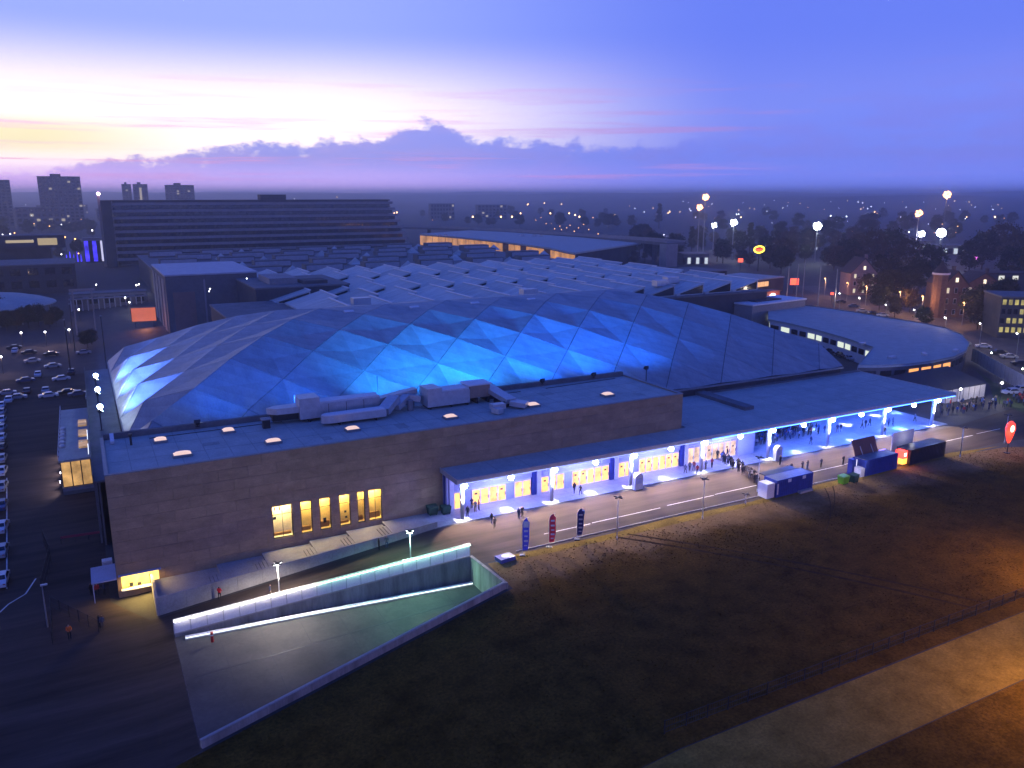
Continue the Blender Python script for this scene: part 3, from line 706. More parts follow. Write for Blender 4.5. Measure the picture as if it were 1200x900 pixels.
vb = thing('vent_box', 'slim dark vent pipe near the left rear corner of the foyer roof', 'vent', (3.6, 115.6, RZ))
MB().tube((0, 0, 0), (0, 0, 1.3), .14).build('pipe', dark_metal, vb); MB().tube((0, 0, 1.3), (0, 0, 1.55), .26).build('cap', dark_metal, vb)

# ------------------------------------------------------------------ entrance canopy, doors, columns
can = thing('entrance_canopy', 'long flat entrance canopy with blue lit edge on white columns', 'canopy', (42.8, 97.0, 0))
CU1, CZ = 151.5, 6.05
def cl_(x): return x - 42.8
s = MB(); s.bx(0.15, cl_(88.0), .15, 6.0, CZ, CZ + .45); s.bx(cl_(88.0), cl_(CU1) - .15, .15, 23.0, CZ, CZ + .45); s.build('roof_slab', wall_w, can)
s = MB(); s.bx(.35, cl_(88.0), .35, 5.98, CZ + .45, CZ + .5); s.bx(cl_(88.0), cl_(CU1) - .35, .35, 22.9, CZ + .45, CZ + .5); s.build('roof_felt', roof_felt, can)
s = MB(); s.bx(0, cl_(CU1), 0, .15, CZ - .1, CZ + .6); s.bx(0, .15, .15, 6.0, CZ - .1, CZ + .6); s.bx(cl_(CU1) - .15, cl_(CU1), .15, 23, CZ - .1, CZ + .6); s.build('fascia', galv, can)
for k in range(1, 22): u = 45 + k * 4.9; MB().bx(cl_(u) - .05, cl_(u) + .05, .4, 5.9 if u < 88 else (22.8 if not 104 < u < 107.2 else 9.4), CZ + .5, CZ + .512).build('felt_seam', lap, can)
for y in (7.5, 15.2):
    MB().bx(cl_(107.2), cl_(151), y, y + .09, CZ + .5, CZ + .518).build('felt_seam', lap, can); MB().bx(cl_(88.4), cl_(104.2), y, y + .09, CZ + .5, CZ + .518).build('felt_seam', lap, can)
s = MB(); s.bx(cl_(104.6), cl_(106.8), 9.5, 23.2, CZ + .5, CZ + 1.15); s.build('roof_upstand', roof_felt_d, can)
s = MB(); s.bx(cl_(106.8), cl_(CU1), 22.7, 23.2, CZ + .5, CZ + .85); s.build('rear_gutter', roof_felt_d, can)
COLU = [44.1, 58.7, 73.1, 87.4, 102.4, 117.0, 131.9, 146.5]
for k, u in enumerate(COLU):
    c = MB().tube((cl_(u), 1.1, .15), (cl_(u), 1.1, CZ), .27, .42, 14).build('column', white_p, can, smooth=True)
    MB().tube((cl_(u), 1.1, .15), (cl_(u), 1.1, .32), .5, .46, 14).build('column_foot', galv, c)
for u in COLU[:4]:
    MB().bx(cl_(u) - .35, cl_(u) + .35, 4.75, 5.35, .15, CZ).build('inner_column', white_p, can)
    MB().bx(cl_(u) - 1.1, cl_(u) - .36, 4.95, 5.3, .15, CZ).build('blue_pier', mat('blue_panel', (.03, .05, .22), .5), can)
STRIPS = [(43.0, 88.0, .45), (88.0, CU1, 1.0)]
s = MB(); s.bx(cl_(88.5), cl_(CU1) - .3, -.09, -.01, CZ - .12, CZ - .02); s.build('led_strip', led_blue, can)
s = MB(); s.bx(.3, cl_(88.2), -.09, -.01, CZ - .12, CZ - .02); s.build('led_strip', emis('pale_led', (.35, .42, 1.0), 1.6, True), can)
LU = []
for k in range(len(COLU)):
    LU.append((COLU[k], True))
    if k < len(COLU) - 1: LU.append(((COLU[k] + COLU[k + 1]) / 2, False))
for k, (u, col) in enumerate(LU):
    right = u > 95
    t = thing('canopy_floodlight', 'bright blue white floodlight at a column head under the canopy edge' if col else 'bright blue white floodlight between two columns under the canopy edge', 'floodlight', (u, 97.35, CZ - .1), 0,
              'column head floodlights' if col else 'bay floodlights')
    MB().box((0, 0, -.12), (.62, .3, .2)).build('housing', dark_metal, t)
    MB().ball((0, -.1, -.4), .42, 12, 8).build('lamp_globe', flood_face, t)
    cc = (.17, .19, 1.0) if not right else (.02, .10, 1.0)
    # outward wash over the road, and a beam straight down
    light('SPOT', 'road_beam', t, (0, -.7, -.5), 9500 if not right else 8600, (1.0, .76, .54), (0, -4.5, -6.0), 96, .22, .12)
    light('SPOT', 'pool_beam', t, (0, 1.0 if not col else -.1, -.9), 6500 if not col else 9000, (.85, .86, 1.0), (0, 1.35 if not col else .95, -6), 26 if not col else 30, .5, .1)
    light('POINT', 'soffit_glow', t, (0, .9, -1.0), 4600 if not right else 5200, cc, r=.2)
# door front under the canopy: bays of double doors with white frames
front = thing('door_front', 'white entrance front with yellow lit glass doors under the canopy', 'facade', (43.2, 101.9, .15))
def fu(x): return x - 43.2
s = MB(); s.bx(0, fu(99.0), .25, 1.0, 2.85, CZ - .16); s.build('upper_wall', blue_w, front)
s = MB(); s.bx(-.05, .25, -.4, .99, 0, CZ - .16); s.build('side_wall', blue_w, front)
s = MB(); s.bx(fu(99.0), fu(102.8), -.1, .3, 0, CZ - .16); s.bx(fu(102.6), fu(102.9), .31, 9.5, 0, CZ - .16); s.build('end_wall', wall_w, front)
blk = MB(); blk.bx(.26, fu(98.9), 1.02, 1.1, 0, CZ - .2); blk.build('lobby_wall', dark_b, front)
bays = [(44.6, 57.4), (59.2, 71.8), (73.6, 86.0), (87.9, 98.8)]
for bi, (a, b) in enumerate(bays):
    n = 9 if bi != 3 else 8
    wdt = (b - a) / n; ht = 2.62 if bi != 3 else 3.3
    for k in range(n):
        x0, x1 = fu(a + k * wdt), fu(a + (k + 1) * wdt)
        if bi == 0 and k in (1, 6) or bi == 2 and k == 2 or bi == 1 and k == 3:
            MB().bx(x0, x1, .3, .5, 0, 2.85).build('wall_pier', blue_w, front); continue
        fr = MB(); q = .07
        fr.bx(x0, x0 + q, .22, .36, 0, ht); fr.bx(x1 - q, x1, .22, .36, 0, ht); fr.bx(x0 + q, x1 - q, .22, .36, ht - .1, ht); fr.bx(x0 + q, x1 - q, .22, .36, 0, .12)
        d = fr.build('door', white_p, front)
        MB().bx(x0 + q, x1 - q, .27, .31, .12, ht - .1).build('pane', warm_glass2 if bi == 3 else warm_glass, d)
        MB().bx(x1 - .2, x1 - .14, .16, .22, .9, 1.4).build('handle', dark_metal, d)
        if (k + bi) % 4 in (1, 2): MB().bx(x0 + wdt * .35, x0 + wdt * .62, .24, .262, 1.75, 2.0).build('notice', dark_metal, d)
    if ht < 2.84: MB().bx(fu(a), fu(b), .24, .6, ht, 2.85).build('transom', wall_w, front)
# rear wall of the open forecourt
s = MB(); s.bx(103.0, 151.2, 119.0, 119.4, .15, CZ); s.build('wall', mat('forecourt_blue', (.06, .08, .2), .5), None)
tag(bpy.data.objects['wall'], 'dark blue rear wall of the open forecourt under the canopy', 'wall'); bpy.data.objects['wall'].name = 'forecourt_wall'
pf = MB(); pf.prism([(39.6, 97.45), (150.6, 97.45), (150.6, 118.9), (103.1, 118.9), (103.1, 111.6), (99, 102.9), (39.6, 102.85)], -.3, .15); o = pf.build('forecourt_pavement', paving); o['kind'] = 'structure'
js = MB()
for u in range(42, 151, 3): js.bx(u, u + .025, 97.5, 101.7 if u < 103 else 118.8, .154, .158)
for v in (98.9, 100.3): js.bx(39.7, 150.5, v, v + .025, .154, .158)
o = js.build('paving_joint', concrete_d); o['kind'] = 'structure'
# forecourt ceiling lights deeper in
for (x, y, c) in ((992, 498, (.8, .85, 1)), (1026, 487, (.8, .85, 1)), (950, 503, (.3, .5, 1)), (1053, 502, (.08, .5, 1.0)), (1050, 484, (.2, .4, 1))):
    P = at(x, y, .15)
    t = thing('ceiling_downlight', 'round downlight in the forecourt ceiling behind the columns', 'downlight', (P.x, P.y, CZ), 0, 'forecourt ceiling downlights')
    MB().tube((0, 0, 0), (0, 0, -.25), .2, .24, 10).build('housing', grey_metal, t); MB().ball((0, 0, -.27), .15, 8, 4).build('lens', flood_face, t)
    light('SPOT', 'beam', t, (0, 0, -.45), 7000, c, (0, 0, -5), 30, .5, .1)
    light('POINT', 'glow', t, (0, 0, -.6), 1500, (.05, .16, 1.0), r=.2)

# ------------------------------------------------------------------ terrace with steps beside the foyer
def pv(u): return 95.8 + (u - 4) / 36 * 1.7
ter = thing('stepped_terrace', 'pale concrete terrace stepping down beside the stone foyer', 'terrace', (4, 96, -3))
lev = [(4.0, -1.75), (11.5, -1.37), (17.2, -.99), (23.5, -.61), (28.6, -.23), (33.8, .15), (39.7, .15)]
def tl(u, v, z): return (u - 4, v - 96, z + 3)
for k in range(len(lev) - 1):
    u0, z = lev[k]; u1 = lev[k + 1][0]
    s = MB(); s.prism([tl(u0, pv(u0) + .3, 0)[:2], tl(u1, pv(u1) + .3, 0)[:2], tl(u1, 102.95, 0)[:2], tl(u0, 102.95, 0)[:2]], -.8, z + 3)
    s.build('landing', concrete, ter)
    if k and k < 6:
        fl = MB()
        zl = lev[k - 1][1]
        vm0, vm1 = pv(u0) + .5, pv(u0) + 4.2
        for q in range(3):
            a, b = u0 - .42 * (3 - q), u0 - .42 * (2 - q)
            MB().bx(a - 4, b - 4, vm0 - 96, vm1 - 96, zl + 3.003, zl + 3 + .38 * (q + 1) / 4).build('step', concrete, ter)
            MB().bx(a - 4 - .02, a - 4 - .001, vm0 - 96, vm1 - 96, zl + 3 + .38 * q / 4 + .005, zl + 3 + .38 * (q + 1) / 4 - .01).build('riser_shadow', seam_m, ter)  # dark strips paint the shadow lines of the step risers
pp = MB(); seg = 12
for k in range(seg):
    a, b = 4 + 36 * k / seg, 4 + 36 * (k + 1) / seg
    ta, tb_ = -.85 + 1.75 * (a - 4) / 36, -.85 + 1.75 * (b - 4) / 36
    v = [tl(a + .015, pv(a), gz(a) - .3), tl(b - .015, pv(b), gz(b) - .3), tl(b - .015, pv(b), tb_), tl(a + .015, pv(a), ta),
         tl(a + .015, pv(a) + .28, gz(a) - .3), tl(b - .015, pv(b) + .28, gz(b) - .3), tl(b - .015, pv(b) + .28, tb_), tl(a + .015, pv(a) + .28, ta)]
    MB().add(v, [(0, 1, 2, 3), (7, 6, 5, 4), (3, 2, 6, 7), (0, 3, 7, 4), (1, 5, 6, 2), (0, 4, 5, 1)]).build('parapet_panel', concrete, ter)
MB().prism([tl(3.7, pv(4), 0)[:2], tl(3.99, pv(4), 0)[:2], tl(3.99, 102.95, 0)[:2], tl(3.7, 102.95, 0)[:2]], -.8, 2.1).build('end_wall', concrete, ter)

# ------------------------------------------------------------------ underpass ramp
rf = MB(); T = TRENCH
def rz_(u): return -3.03 - .25 * (u - 5) / 35
rf.add([(5, T[0][1], rz_(5)), (40, T[1][1], rz_(40)), (40, T[2][1], rz_(40)), (5, T[3][1], rz_(5))], [(0, 3, 2, 1)])
o = rf.build('ramp', asphalt); o['kind'] = 'structure'
rw = thing('ramp_walls', 'concrete retaining walls around the sunken vehicle ramp', 'retaining wall', (5, 89.6, gz(5)))
def ramp_wall(a, b, th, top0, top1, name, m, n=8):
    a, b = Vector(a), Vector(b); d = (b - a).normalized(); nr = Vector((-d.y, d.x)) * th
    for k in range(n):
        p, q = a + (b - a) * (k / n) + d * .01, a + (b - a) * ((k + 1) / n) - d * .01
        t0, t1 = top0 + (top1 - top0) * k / n, top0 + (top1 - top0) * (k + 1) / n
        off = Vector((5, 89.6, gz(5)))
        vs = []
        for P, t in ((p, t0), (q, t1)):
            for s_, z in ((0, rz_(P.x) - .3), (0, gz(P.x) + t), (1, gz(P.x) + t), (1, rz_(P.x) - .3)):
                vs.append(Vector((P.x + nr.x * s_, P.y + nr.y * s_, z)) - off)
        MB().add(vs, [(0, 1, 2, 3), (7, 6, 5, 4), (0, 4, 5, 1), (1, 5, 6, 2), (2, 6, 7, 3), (3, 7, 4, 0)]).build(name, m, rw)
ramp_wall(T[0], T[1], .35, .30, .12, 'far_wall_panel', concrete_w, 10)
ramp_wall(T[3], T[2], -.4, .75, .75, 'near_wall_panel', concrete_w, 10)
ramp_wall((40, 77.2), (40, 87.1), -.4, .75, .12, 'end_wall_panel', concrete_w, 3)
# coping lit from the lamps
for a, b, z0, z1, dv in ((T[0], T[1], .30, .12, .17), (T[3], T[2], .75, .75, -.2)):
    cpg = MB()
    for k in range(14):
        p = Vector(a).lerp(Vector(b), k / 14); q = Vector(a).lerp(Vector(b), (k + 1) / 14)
        zz = z0 + (z1 - z0) * (k + .5) / 14
        off = Vector((5, 89.6, gz(5)))
        cpg.bar(Vector((p.x, p.y + dv, gz(p.x) + zz + .06)) - off, Vector((q.x, q.y + dv, gz(q.x) + zz + .06)) - off, .3, .1)
    cpg.build('coping', concrete, rw)
off = Vector((5, 89.6, gz(5)))
kr = MB(); kr.bar(Vector((6, 88.7, rz_(5) + .14)) - off, Vector((39.9, 86.0, rz_(40) + .14)) - off, .5, .28); kr.build('ramp_kerb', white_p, rw)
MB().bar(Vector((6, 88.42, rz_(5) + .24)) - off, Vector((39.8, 85.72, rz_(40) + .24)) - off, .05, .06).build('kerb_glow', emis('kerb_glow_white', (.92, 1.0, .93), 2.6, True), rw)  # added glowing line that makes the kerb edge read bright
jt = MB()
for q in range(1, 8):
    u = 5 + q * 4.4; t_ = (u - 5) / 35
    jt.bar((u, 89.6 - 2.8 * t_ - 1.4, rz_(u) + .006), (u, 68.8 + 8.8 * t_ + .3, rz_(u) + .006), .07, .01)
jt.bar((6, 80.5, rz_(6) + .008), (39.5, 82.8, rz_(39.5) + .008), .3, .012)
o = jt.build('ramp_joint', seam_m); o['kind'] = 'structure'
MB().add([Vector(p) - off for p in ((39.97, 78.0, .3), (39.97, 82.6, rz_(39.9) + .3), (39.97, 78.0, rz_(39.9) + .1))], [(0, 1, 2)]).build('lit_triangle', wall_w, rw)  # pale triangle paints the lamplight on the end wall
# balustrade of steel posts, glass panels and rails above the far wall
bal = thing('ramp_balustrade', 'bright steel and glass balustrade along the far edge of the ramp', 'balustrade', (5, 89.9, gz(5)))
glass_b = mat('frosted_balustrade', (.55, .60, .58), .35, var=.08)
NB = 20
for k in range(NB + 1):
    p = Vector(T[0]).lerp(Vector(T[1]), k / NB); z = gz(p.x) + .36 - .18 * k / NB
    L = Vector((p.x - 5, p.y + .17 - 89.9, z - gz(5)))
    MB().bx(L.x - .04, L.x + .04, L.y - .03, L.y + .05, L.z, L.z + 1.7).build('post', galv, bal)
    if k < NB:
        q = Vector(T[0]).lerp(Vector(T[1]), (k + 1) / NB); z2 = gz(q.x) + .36 - .18 * (k + 1) / NB
        Q = Vector((q.x - 5, q.y + .17 - 89.9, z2 - gz(5)))
        for h in (.18, .40, .62, .84, 1.06, 1.28, 1.50):
            a_, b_ = L + Vector((.05, -.05, h)), Q + Vector((-.05, -.05, h))
            up = Vector((0, .075, .085)); th = Vector((0, -.012, .012))
            MB().add([a_ - up, b_ - up, b_ + up, a_ + up, a_ - up + th, b_ - up + th, b_ + up + th, a_ + up + th], [(3, 2, 1, 0), (4, 5, 6, 7), (0, 1, 5, 4), (1, 2, 6, 5), (2, 3, 7, 6), (3, 0, 4, 7)]).build('slat', white_p, bal)
        MB().bar(L + Vector((.03, -.34, 1.66)), Q + Vector((-.03, -.34, 1.66)), .05, .05).build('led_strip', emis('rail_fill_white', (1.0, .90, .82), 26, True) if k < 9 else emis('rail_fill_mint', (.46, 1.0, .72), 17, True), bal)  # added light strip brightens the slats; mint stands in for the green lamp
        MB().bar(L + Vector((0, 0, 1.73)), Q + Vector((0, 0, 1.73)), .12, .07).build('handrail', galv, bal)
P = on(249, 752)
t = thing('red_bollard', 'red and white warning post at the lower end of the ramp balustrade', 'bollard', P)
MB().tube((0, 0, 0), (0, 0, 1.15), .16, .16, 10).build('post', mat('red_paint', (.5, .03, .02), .5), t); MB().tube((0, 0, .75), (0, 0, .9), .165, .165, 10).build('band', white_p, t)

# ------------------------------------------------------------------ lamp posts of the forecourt
def lamp_post(label, P, h, lit=None, power=0, col=(1, 1, 1), group=None):
    t = thing('lamp_post', label, 'street lamp', P, 0, group)
    MB().tube((0, 0, 0), (0, 0, .5), .11, .1).tube((0, 0, .5), (0, 0, h), .075, .05).build('pole', galv, t, smooth=True)
    for k in range(4):
        a = k * math.pi / 2 + .4
        MB().box((math.cos(a) * .35, math.sin(a) * .35, h + .05), (.6, .22, .1), a).build('head', dark_metal, t)
        if lit: MB().box((math.cos(a) * .38, math.sin(a) * .38, h - .02), (.4, .16, .04), a).build('lens', lit, t)
    if power: light('SPOT', 'beam', t, (0, 0, h - .18), power, col, (0, -.6, 0), 150, .5, .12)
    return t
lamp_post('lamp post with cross head lit white over the ramp balustrade', Vector((16.6, 89.35, gz(16.6))), 5.4, lamp_white, 9000, (1.0, .86, .74))
lamp_post('lamp post with cross head lit pale green beside the ramp', Vector((32.5, 88.2, gz(32.5))), 5.2, lamp_cool, 8500, (.42, 1.0, .70))
lamp_post('thin unlit lamp post on the grass edge behind the flags', Vector((59.7, 82.6, 0)), 6.0)
lamp_post('thin unlit lamp post on the grass edge left of the blue container', Vector((74.6, 82.8, 0)), 6.0)
lamp_post('thin unlit lamp post behind the blue container', Vector((89.4, 87.2, 0)), 5.6)
lamp_post('thin unlit lamp post on the verge right of the black container', Vector((133.3, 83.2, 0)), 5.4)
lamp_post('thin unlit lamp post beside the red glowing banner', Vector((148.5, 84.6, 0)), 5.4)
lamp_post('low dark signpost on the verge left of the blue container', on(873.5, 591), 1.6)
# unseen sodium lamps, assumed from the orange light on field and sandy path, standing on its near side beyond the fence
for k, (u, v) in enumerate(((104, 43.6), (132, 43.6), (78, 30.0))):
    t = thing('assumed_path_lamp', 'assumed tall sodium lamp out of view beside the sandy path', 'street lamp', (u, v, 0), 0, 'assumed sodium lamps of the path')
    MB().tube((0, 0, 0), (0, 0, 8), .11, .06).tube((0, 0, 8), (-1.0, 0, 8.4), .05).build('pole', galv, t)
    MB().box((-1.3, 0, 8.4), (.8, .3, .15)).build('head', dark_metal, t); MB().box((-1.3, 0, 8.31), (.6, .22, .05)).build('lens', lamp_sod, t)
    light('SPOT', 'beam', t, (-1.3, 0, 8.2), (22000, 14000, 16000)[k], (1.0, .48, .13), (-4.0, 1.5, 0), 158, .6, .2)
# ------------------------------------------------------------------ annexe at the left end
ax = thing('glazed_annexe', 'low flat annexe with amber lit glazed front beside the hall end', 'building', (-6.4, 146, -DROP))
s = MB(); s.bx(.15, 4.6, 1.6, 36, 0, 5.6); s.build('core_wall', dark_b, ax)
s = MB(); s.bx(0, 4.75, .0, 36.1, 5.6, 5.95); s.build('roof', roof_felt, ax)
amber = emis('amber_annexe_glass', (1.0, .56, .20), .62, True, .5, .6)
for k in range(3):
    x0 = .2 + k * 1.47
    fr = MB(); fr.bx(x0, x0 + .08, .2, .4, 1.2, 5.6); fr.bx(x0 + 1.39, x0 + 1.47, .2, .4, 1.2, 5.6); fr.bx(x0 + .08, x0 + 1.39, .2, .4, 1.2, 1.3); fr.bx(x0 + .08, x0 + 1.39, .2, .4, 5.5, 5.6)
    f = fr.build('front_window', dark_metal, ax)
    MB().bx(x0 + .08, x0 + 1.39, .28, .32, 1.3, 5.5).build('pane', amber, f)
s = MB(); s.bx(.1, 4.7, -.1, 1.5, .6, 1.2); s.build('front_sill', grey_metal, ax)
s = MB(); s.bx(.1, 4.7, -.1, 1.5, 0, .6); s.build('plinth', concrete_d, ax)
for k in range(3): MB().bx(3.0, 4.4, 6 + k * 7.5, 10.5 + k * 7.5, 5.96, 6.2).build('roof_glazing', emis('annexe_roof_glow', (1.0, .60, .28), .38, True, .6, .5), ax)
for k in range(6): MB().ball((.5, 8 + k * 2.4, 6.2), .55, 8, 5, sq=(1, 1.3, .6)).build('roof_vent', galv, ax)
for k in range(5):
    t = thing('wall_light', 'white wall light throwing a fan of light from the annexe side', 'wall light', (-6.42, 147.2 + k * 5.2, -1.3), 0, 'wall lights along the annexe side')
    MB().box((-.05, 0, 0), (.2, .4, .3)).build('housing', grey_metal, t); MB().box((-.2, 0, -.02), (.1, .36, .24)).build('lens', emis('wall_lens', (.9, .82, 1.0), 14, False), t)
    light('SPOT', 'beam', t, (-.35, 0, 0), 420, (.92, .78, .95), (-3, 0, -1.4), 140, .5, .05)
s = thing('edge_rail', 'pale metal rail along the outer roof edge of the annexe', 'railing', (-6.45, 146, 2.7))
MB().bx(0, .06, 0, 36, .9, .98).build('rail', white_p, s)
for k in range(13): MB().bx(0, .05, k * 3, k * 3 + .05, -.03, .9).build('post', white_p, s)

# ------------------------------------------------------------------ people
def person_mesh(pose, cols, name='person'):
    J = {'pel': (0, 0, .95), 'bel': (0, 0, 1.12), 'chest': (0, .01, 1.36), 'neck': (0, .01, 1.50), 'head': (0, -.02, 1.63), 'top': (0, -.01, 1.70)}
    st = dict(stand=(.02, -.02, 0), walk=(.22, -.22, .25), wait=(.05, 0, .9), lean=(.1, -.05, .5))[pose]
    E = [('pel', 'bel'), ('bel', 'chest'), ('chest', 'neck'), ('neck', 'head'), ('head', 'top')]
    rad = {'pel': (.155, .12), 'bel': (.15, .11), 'chest': (.18, .125), 'neck': (.065, .065), 'head': (.088, .105), 'top': (.075, .09)}
    for s, sw in ((-1, st[0]), (1, st[1])):
        n = 'L' if s < 0 else 'R'
        J['hip' + n] = (s * .095, 0, .88); J['knee' + n] = (s * .105, -sw * .55 - .02, .49); J['ank' + n] = (s * .11, -sw, .09); J['toe' + n] = (s * .125, -sw - .15, .04)
        E += [('pel', 'hip' + n), ('hip' + n, 'knee' + n), ('knee' + n, 'ank' + n), ('ank' + n, 'toe' + n)]
        rad.update({'hip' + n: (.10, .10), 'knee' + n: (.07, .07), 'ank' + n: (.05, .05), 'toe' + n: (.045, .035)})
        fa = st[2] if (pose in ('wait', 'lean') or s < 0) else -st[2]
        J['sh' + n] = (s * .19, .01, 1.42); J['el' + n] = (s * .25, .03 - fa * .12, 1.15); J['wr' + n] = (s * (.26 if pose != 'wait' else .14), -.02 - fa * .32, .92 + .25 * max(0, fa)); J['ha' + n] = (s * (.26 if pose != 'wait' else .1), -.04 - fa * .40, .84 + .28 * max(0, fa))
        E += [('chest', 'sh' + n), ('sh' + n, 'el' + n), ('el' + n, 'wr' + n), ('wr' + n, 'ha' + n)]
        rad.update({'sh' + n: (.085, .085), 'el' + n: (.06, .06), 'wr' + n: (.042, .042), 'ha' + n: (.04, .03)})
    names = list(J); idx = {n: i for i, n in enumerate(names)}
    me = bpy.data.meshes.new(name); me.from_pydata([J[n] for n in names], [(idx[a], idx[b]) for a, b in E], [])
    ob = bpy.data.objects.new('tmp', me); C.objects.link(ob)
    sk = ob.modifiers.new('skin', 'SKIN'); sk.use_smooth_shade = True
    for i, n in enumerate(names):
        me.skin_vertices[0].data[i].radius = rad[n]; me.skin_vertices[0].data[i].use_root = (n == 'pel')
    sb = ob.modifiers.new('sub', 'SUBSURF'); sb.levels = 1
    dg = bpy.context.evaluated_depsgraph_get(); ev = ob.evaluated_get(dg)
    out = bpy.data.meshes.new_from_object(ev); bpy.data.objects.remove(ob)
    out.name = name; out.materials.clear()
    for m in cols: out.materials.append(m)   # jacket, trousers, skin, hair, shoes
    for p in out.polygons:
        c = p.center
        if c.z < .10: k = 4
        elif c.z < .93 and abs(c.x) < .2 and not (abs(c.x) > .17 and c.z > .7): k = 1
        elif c.z > 1.50: k = 3 if (c.y > .0 or c.z > 1.70) else 2
        elif abs(c.x) > .05 and (Vector(c) - Vector(J['haL'])).length < .085 or (Vector(c) - Vector(J['haR'])).length < .085: k = 2
        else: k = 0
        p.material_index = k
    return out
skin_a = mat('skin_light', (.45, .28, .2), .6); skin_b = mat('skin_brown', (.2, .11, .07), .6)
hair_m = mat('hair_dark', (.02, .015, .012), .7); hair_l = mat('hair_brown', (.10, .06, .03), .7)
jk = [mat('jacket_%s' % n, c, .8) for n, c in (('black', (.018, .018, .02)), ('navy', (.02, .03, .08)), ('grey', (.12, .12, .13)), ('red', (.35, .03, .03)), ('white', (.62, .62, .62)), ('olive', (.07, .07, .04)), ('blue', (.05, .12, .32)))]
hv_ = mat('jacket_orange', (.80, .16, .02), .7); bright_red = mat('jacket_bright_red', (.62, .02, .03), .7)
tr = [mat('trousers_%s' % n, c, .85) for n, c in (('black', (.015, .015, .017)), ('denim', (.04, .06, .12)), ('tan', (.18, .14, .09)))]
shoe = mat('shoe_black', (.02, .02, .02), .6)
PM = {}
POSES = ('stand', 'walk', 'wait', 'lean')
for i, ps in enumerate(POSES):
    for c in range(7):
        if (i + c) % 2 and c > 2: continue
        PM[(ps, c)] = person_mesh(ps, [jk[c], tr[(c + i) % 3 if c != 0 else i % 2], skin_a if (c + i) % 3 else skin_b, hair_m if c % 2 else hair_l, shoe])
JN = ['black', 'navy', 'grey', 'dark red', 'white', 'olive', 'blue']
def person(P, label, ps=None, c=None, rz=None, group=None, mesh=None, sc=None):
    if mesh is None:
        ks = [k for k in PM if (ps is None or k[0] == ps) and (c is None or k[1] == c)] or list(PM)
        mesh = PM[random.choice(ks)]
    o = link('person', mesh, None, P, random.uniform(0, 6.28) if rz is None else rz)
    s = sc or random.uniform(.94, 1.06); o.scale = (s, s, s)
    return tag(o, label, 'person', group)
def special(jacket, ps='stand'): return person_mesh(ps, [jacket, tr[0], skin_a, hair_m, shoe])
FZ = .158
# singled-out people
person(on(107, 698), 'person in dark clothes standing by the lit serving hatch', 'stand', 0, 1.0)
person(on(114.5, 699), 'person in a bright red jacket near the lit serving hatch', rz=.5, mesh=special(bright_red))
person(on(123, 697), 'person in navy under the small side canopy by the hatch', 'wait', 1, -1.2)
person(on(82, 749), 'person in an orange safety jacket in the left yard', rz=.2, mesh=special(hv_, 'wait'), sc=1.05)
person(on(117, 736), 'person in dark clothes at the end of the yard barrier', 'stand', 0, 2.0)
person(on(120.5, 737), 'person in olive standing close beside the barrier end', 'wait', 5, 3.0)
person(Vector((10.7, 95.4, gz(10.7))), 'person in red leaning on the terrace parapet', rz=2.6, mesh=special(bright_red, 'lean'))
person(on(317, 700), 'person in navy walking along the terrace parapet', 'walk', 1, 1.2)
person(Vector((31.0, 95.9, gz(31.0))), 'person in black by the terrace parapet near the steps', 'stand', 0, 1.5)
person(Vector((32.1, 96.0, gz(32.1))), 'person in grey by the terrace parapet near the steps', 'wait', 2, -.5)
for x, y, lab, ps, c in ((548, 606, 'person in black beside the first canopy column', 'stand', 0), (553, 596, 'person in navy near the first canopy column', 'wait', 1), (557, 600, 'person in grey talking near the first canopy column', 'stand', 2), (561, 598, 'person in dark red jacket near the first canopy column', 'wait', 3),
                         (673, 578, 'person in black walking before the second door bay', 'walk', 0), (680, 580, 'person in olive walking before the second door bay', 'walk', 5)):
    person(at(x, y, FZ), lab, ps, c)
for x, y, lab, ps, c in ((576, 614, 'person in black stepping off the forecourt kerb', 'walk', 0), (579.5, 619, 'person in grey stepping off the forecourt kerb', 'walk', 2), (608, 608, 'person in navy by the kerb behind the white and blue flag', 'stand', 1), (612, 606, 'person in black by the kerb behind the white and blue flag', 'wait', 0),
                         (684, 609, 'person in white crossing the road beside the dark blue flag', 'walk', 4), (745, 573, 'person in black beside the white box at the third column', 'stand', 0), (914, 545, 'person in black beside the white box at the fifth column', 'stand', 0)):
    person(on(x, y), lab, ps, c, sc=1.0)
# the queue at the lobby doors
for k in range(34):
    t = k / 33.0
    x = 842 + 47 * t; y = 541 + 27 * t ** 1.35
    P = on(x + random.uniform(-2, 2), y + random.uniform(-2.2, 2.2)); P.z = FZ if 97.5 < P.y else .006
    person(P, 'person in the queue winding out from the lobby doors', ('stand', 'wait')[k % 2], random.choice((0, 0, 1, 2, 0, 3, 5)), 2.4 + random.uniform(-.5, .5), 'people queuing for the lobby doors')
for x, y in ((803, 555), (808, 552), (813, 551), (817, 556), (825, 540), (831, 538), (838, 536), (846, 534), (852, 536), (863, 533), (868, 529), (827, 550), (834, 548)):
    person(at(x, y, FZ), 'person waiting by the lobby glazing between the fourth and fifth columns', None, random.choice((0, 1, 2, 3)), None, 'people waiting by the lobby glazing')
